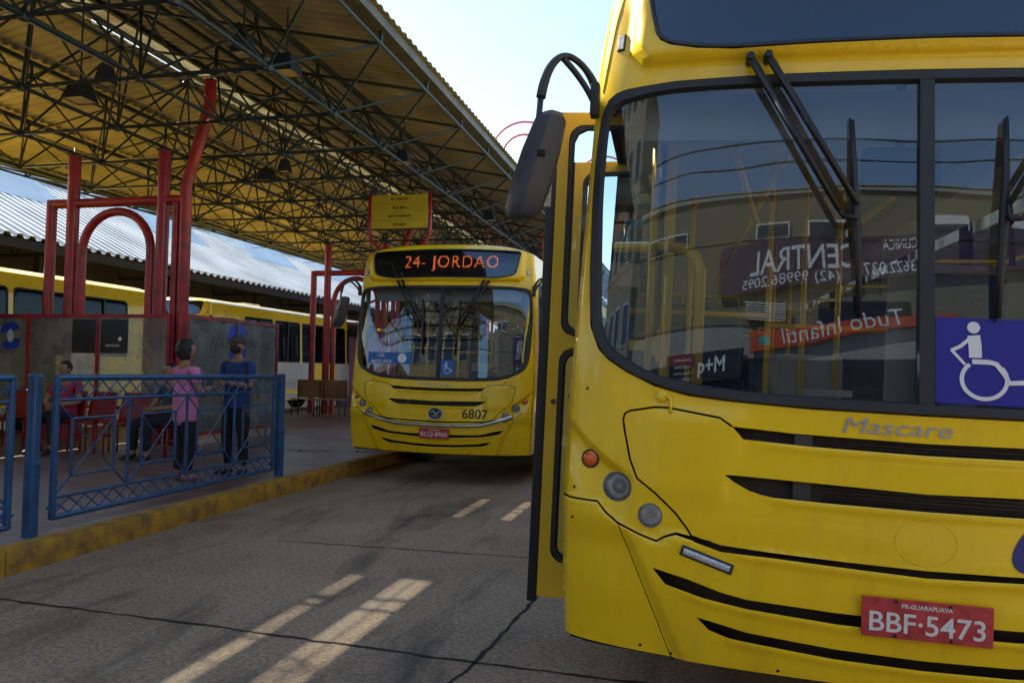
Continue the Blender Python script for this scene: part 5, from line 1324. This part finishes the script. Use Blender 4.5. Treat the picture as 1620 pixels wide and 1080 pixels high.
lettering('banner_lettering', 'CLINICA', .22, lambda x, y: fl(4.95 - x, 6.70 - x * .07 + y), SWH, bn, width=.9, bold=.01)
lettering('banner_lettering', '(42) 99986.2095', .24, lambda x, y: fl(1.95 - x, 5.90 - x * .07 + y), SWH, bn, width=2.9)
lettering('banner_lettering', '3622.0370', .24, lambda x, y: fl(4.6 - x, 6.2 - x * .07 + y), SWH, bn, width=1.5)
bn = banner(.7, 6.2, 4.4, 4.86, ORNG, 'banner', .75)
lettering('banner_lettering', 'Tudo Infantil', .36, lambda x, y: fl(3.35 - x, 5.0 - x * .13 + y), SWH, bn, width=3.2, shear=.2)
MB().add([fl(1.2 + .22 * math.cos(a * .5), 4.68 + .13 * math.sin(a * .5)) for a in range(12)], [tuple(range(12))]).build('banner_emblem', mat('teal_emblem', (.05, .35, .35), .6), bn)
bn = banner(-2.6, .5, 3.85, 4.45, POST_, 'banner', .1)
lettering('banner_lettering', 'M+q', .4, lambda x, y: fl(-.6 - x, 4.2 + y), SWH, bn, width=1.0, bold=.02)
for k in range(4): lettering('banner_lettering', 'moda jovem', .08, lambda x, y: fl(-1.8 - x, 4.0 + k * .12 + y), SWH, bn, width=.8)
mb = MB()
for k in range(7): mb.box(sx(.6), sx(1.9), .02, .12, 5.12 + k * .06, 5.14 + k * .06)
mb.build('louvre', WHT, shop)
MB().box(sx(2.8), sx(5.2), -.01, .01, 4.95, 5.55).build('shop_opening', BLKM, shop)
MB().box(sx(-4), sx(12), -.01, .01, .0, 4.3).build('shop_front', mat('dark_shop_interior', (.03, .03, .035), .5, var=.5, scale=1), shop)
building('tower_block', (-12.5, -22, 0), 7, 7, 19, mat('brown_render', (.26, .20, .13), .8, var=.15, scale=.5), 'tall brown tower block behind the camera, mirrored at the left of the windscreen', 6, 4, WINM)
building('row_house', (-19.5, -12, 0), 12, 6, 5.2, CREAM, 'low white house behind the camera at the end of the platform', 2, 5, WINM)
building('row_house', (21, -9, 0), 12, 8, 7.0, CREAM, 'white two storey house right of the shop building behind the camera', 2, 5, WINM)
building('row_house', (13, 14, 0), 5, 30, 6.0, BEIGE, 'beige building on the right side of the road behind the near bus', 2, 3, WINM)
CABL = mat('cable_black', (.01, .01, .01), .7)
for k, (z, y) in enumerate(((5.5, -4.6), (5.9, -4.6), (6.0, -4.2), (4.9, -5.0))):
    pts = [(-30 + 60 * i / 24, y, z + .5 * ((i - 12) / 12.0) ** 2) for i in range(25)]
    tag(MB().path(pts, .012, 5).build('overhead_cable', CABL), ['upper slack black cable across the street behind the camera', 'highest pair cable on the street side behind the camera', 'highest pair cable on the camera side behind the camera', 'lowest black cable nearest the shops behind the camera'][k], 'cable', 'overhead cables behind the camera')
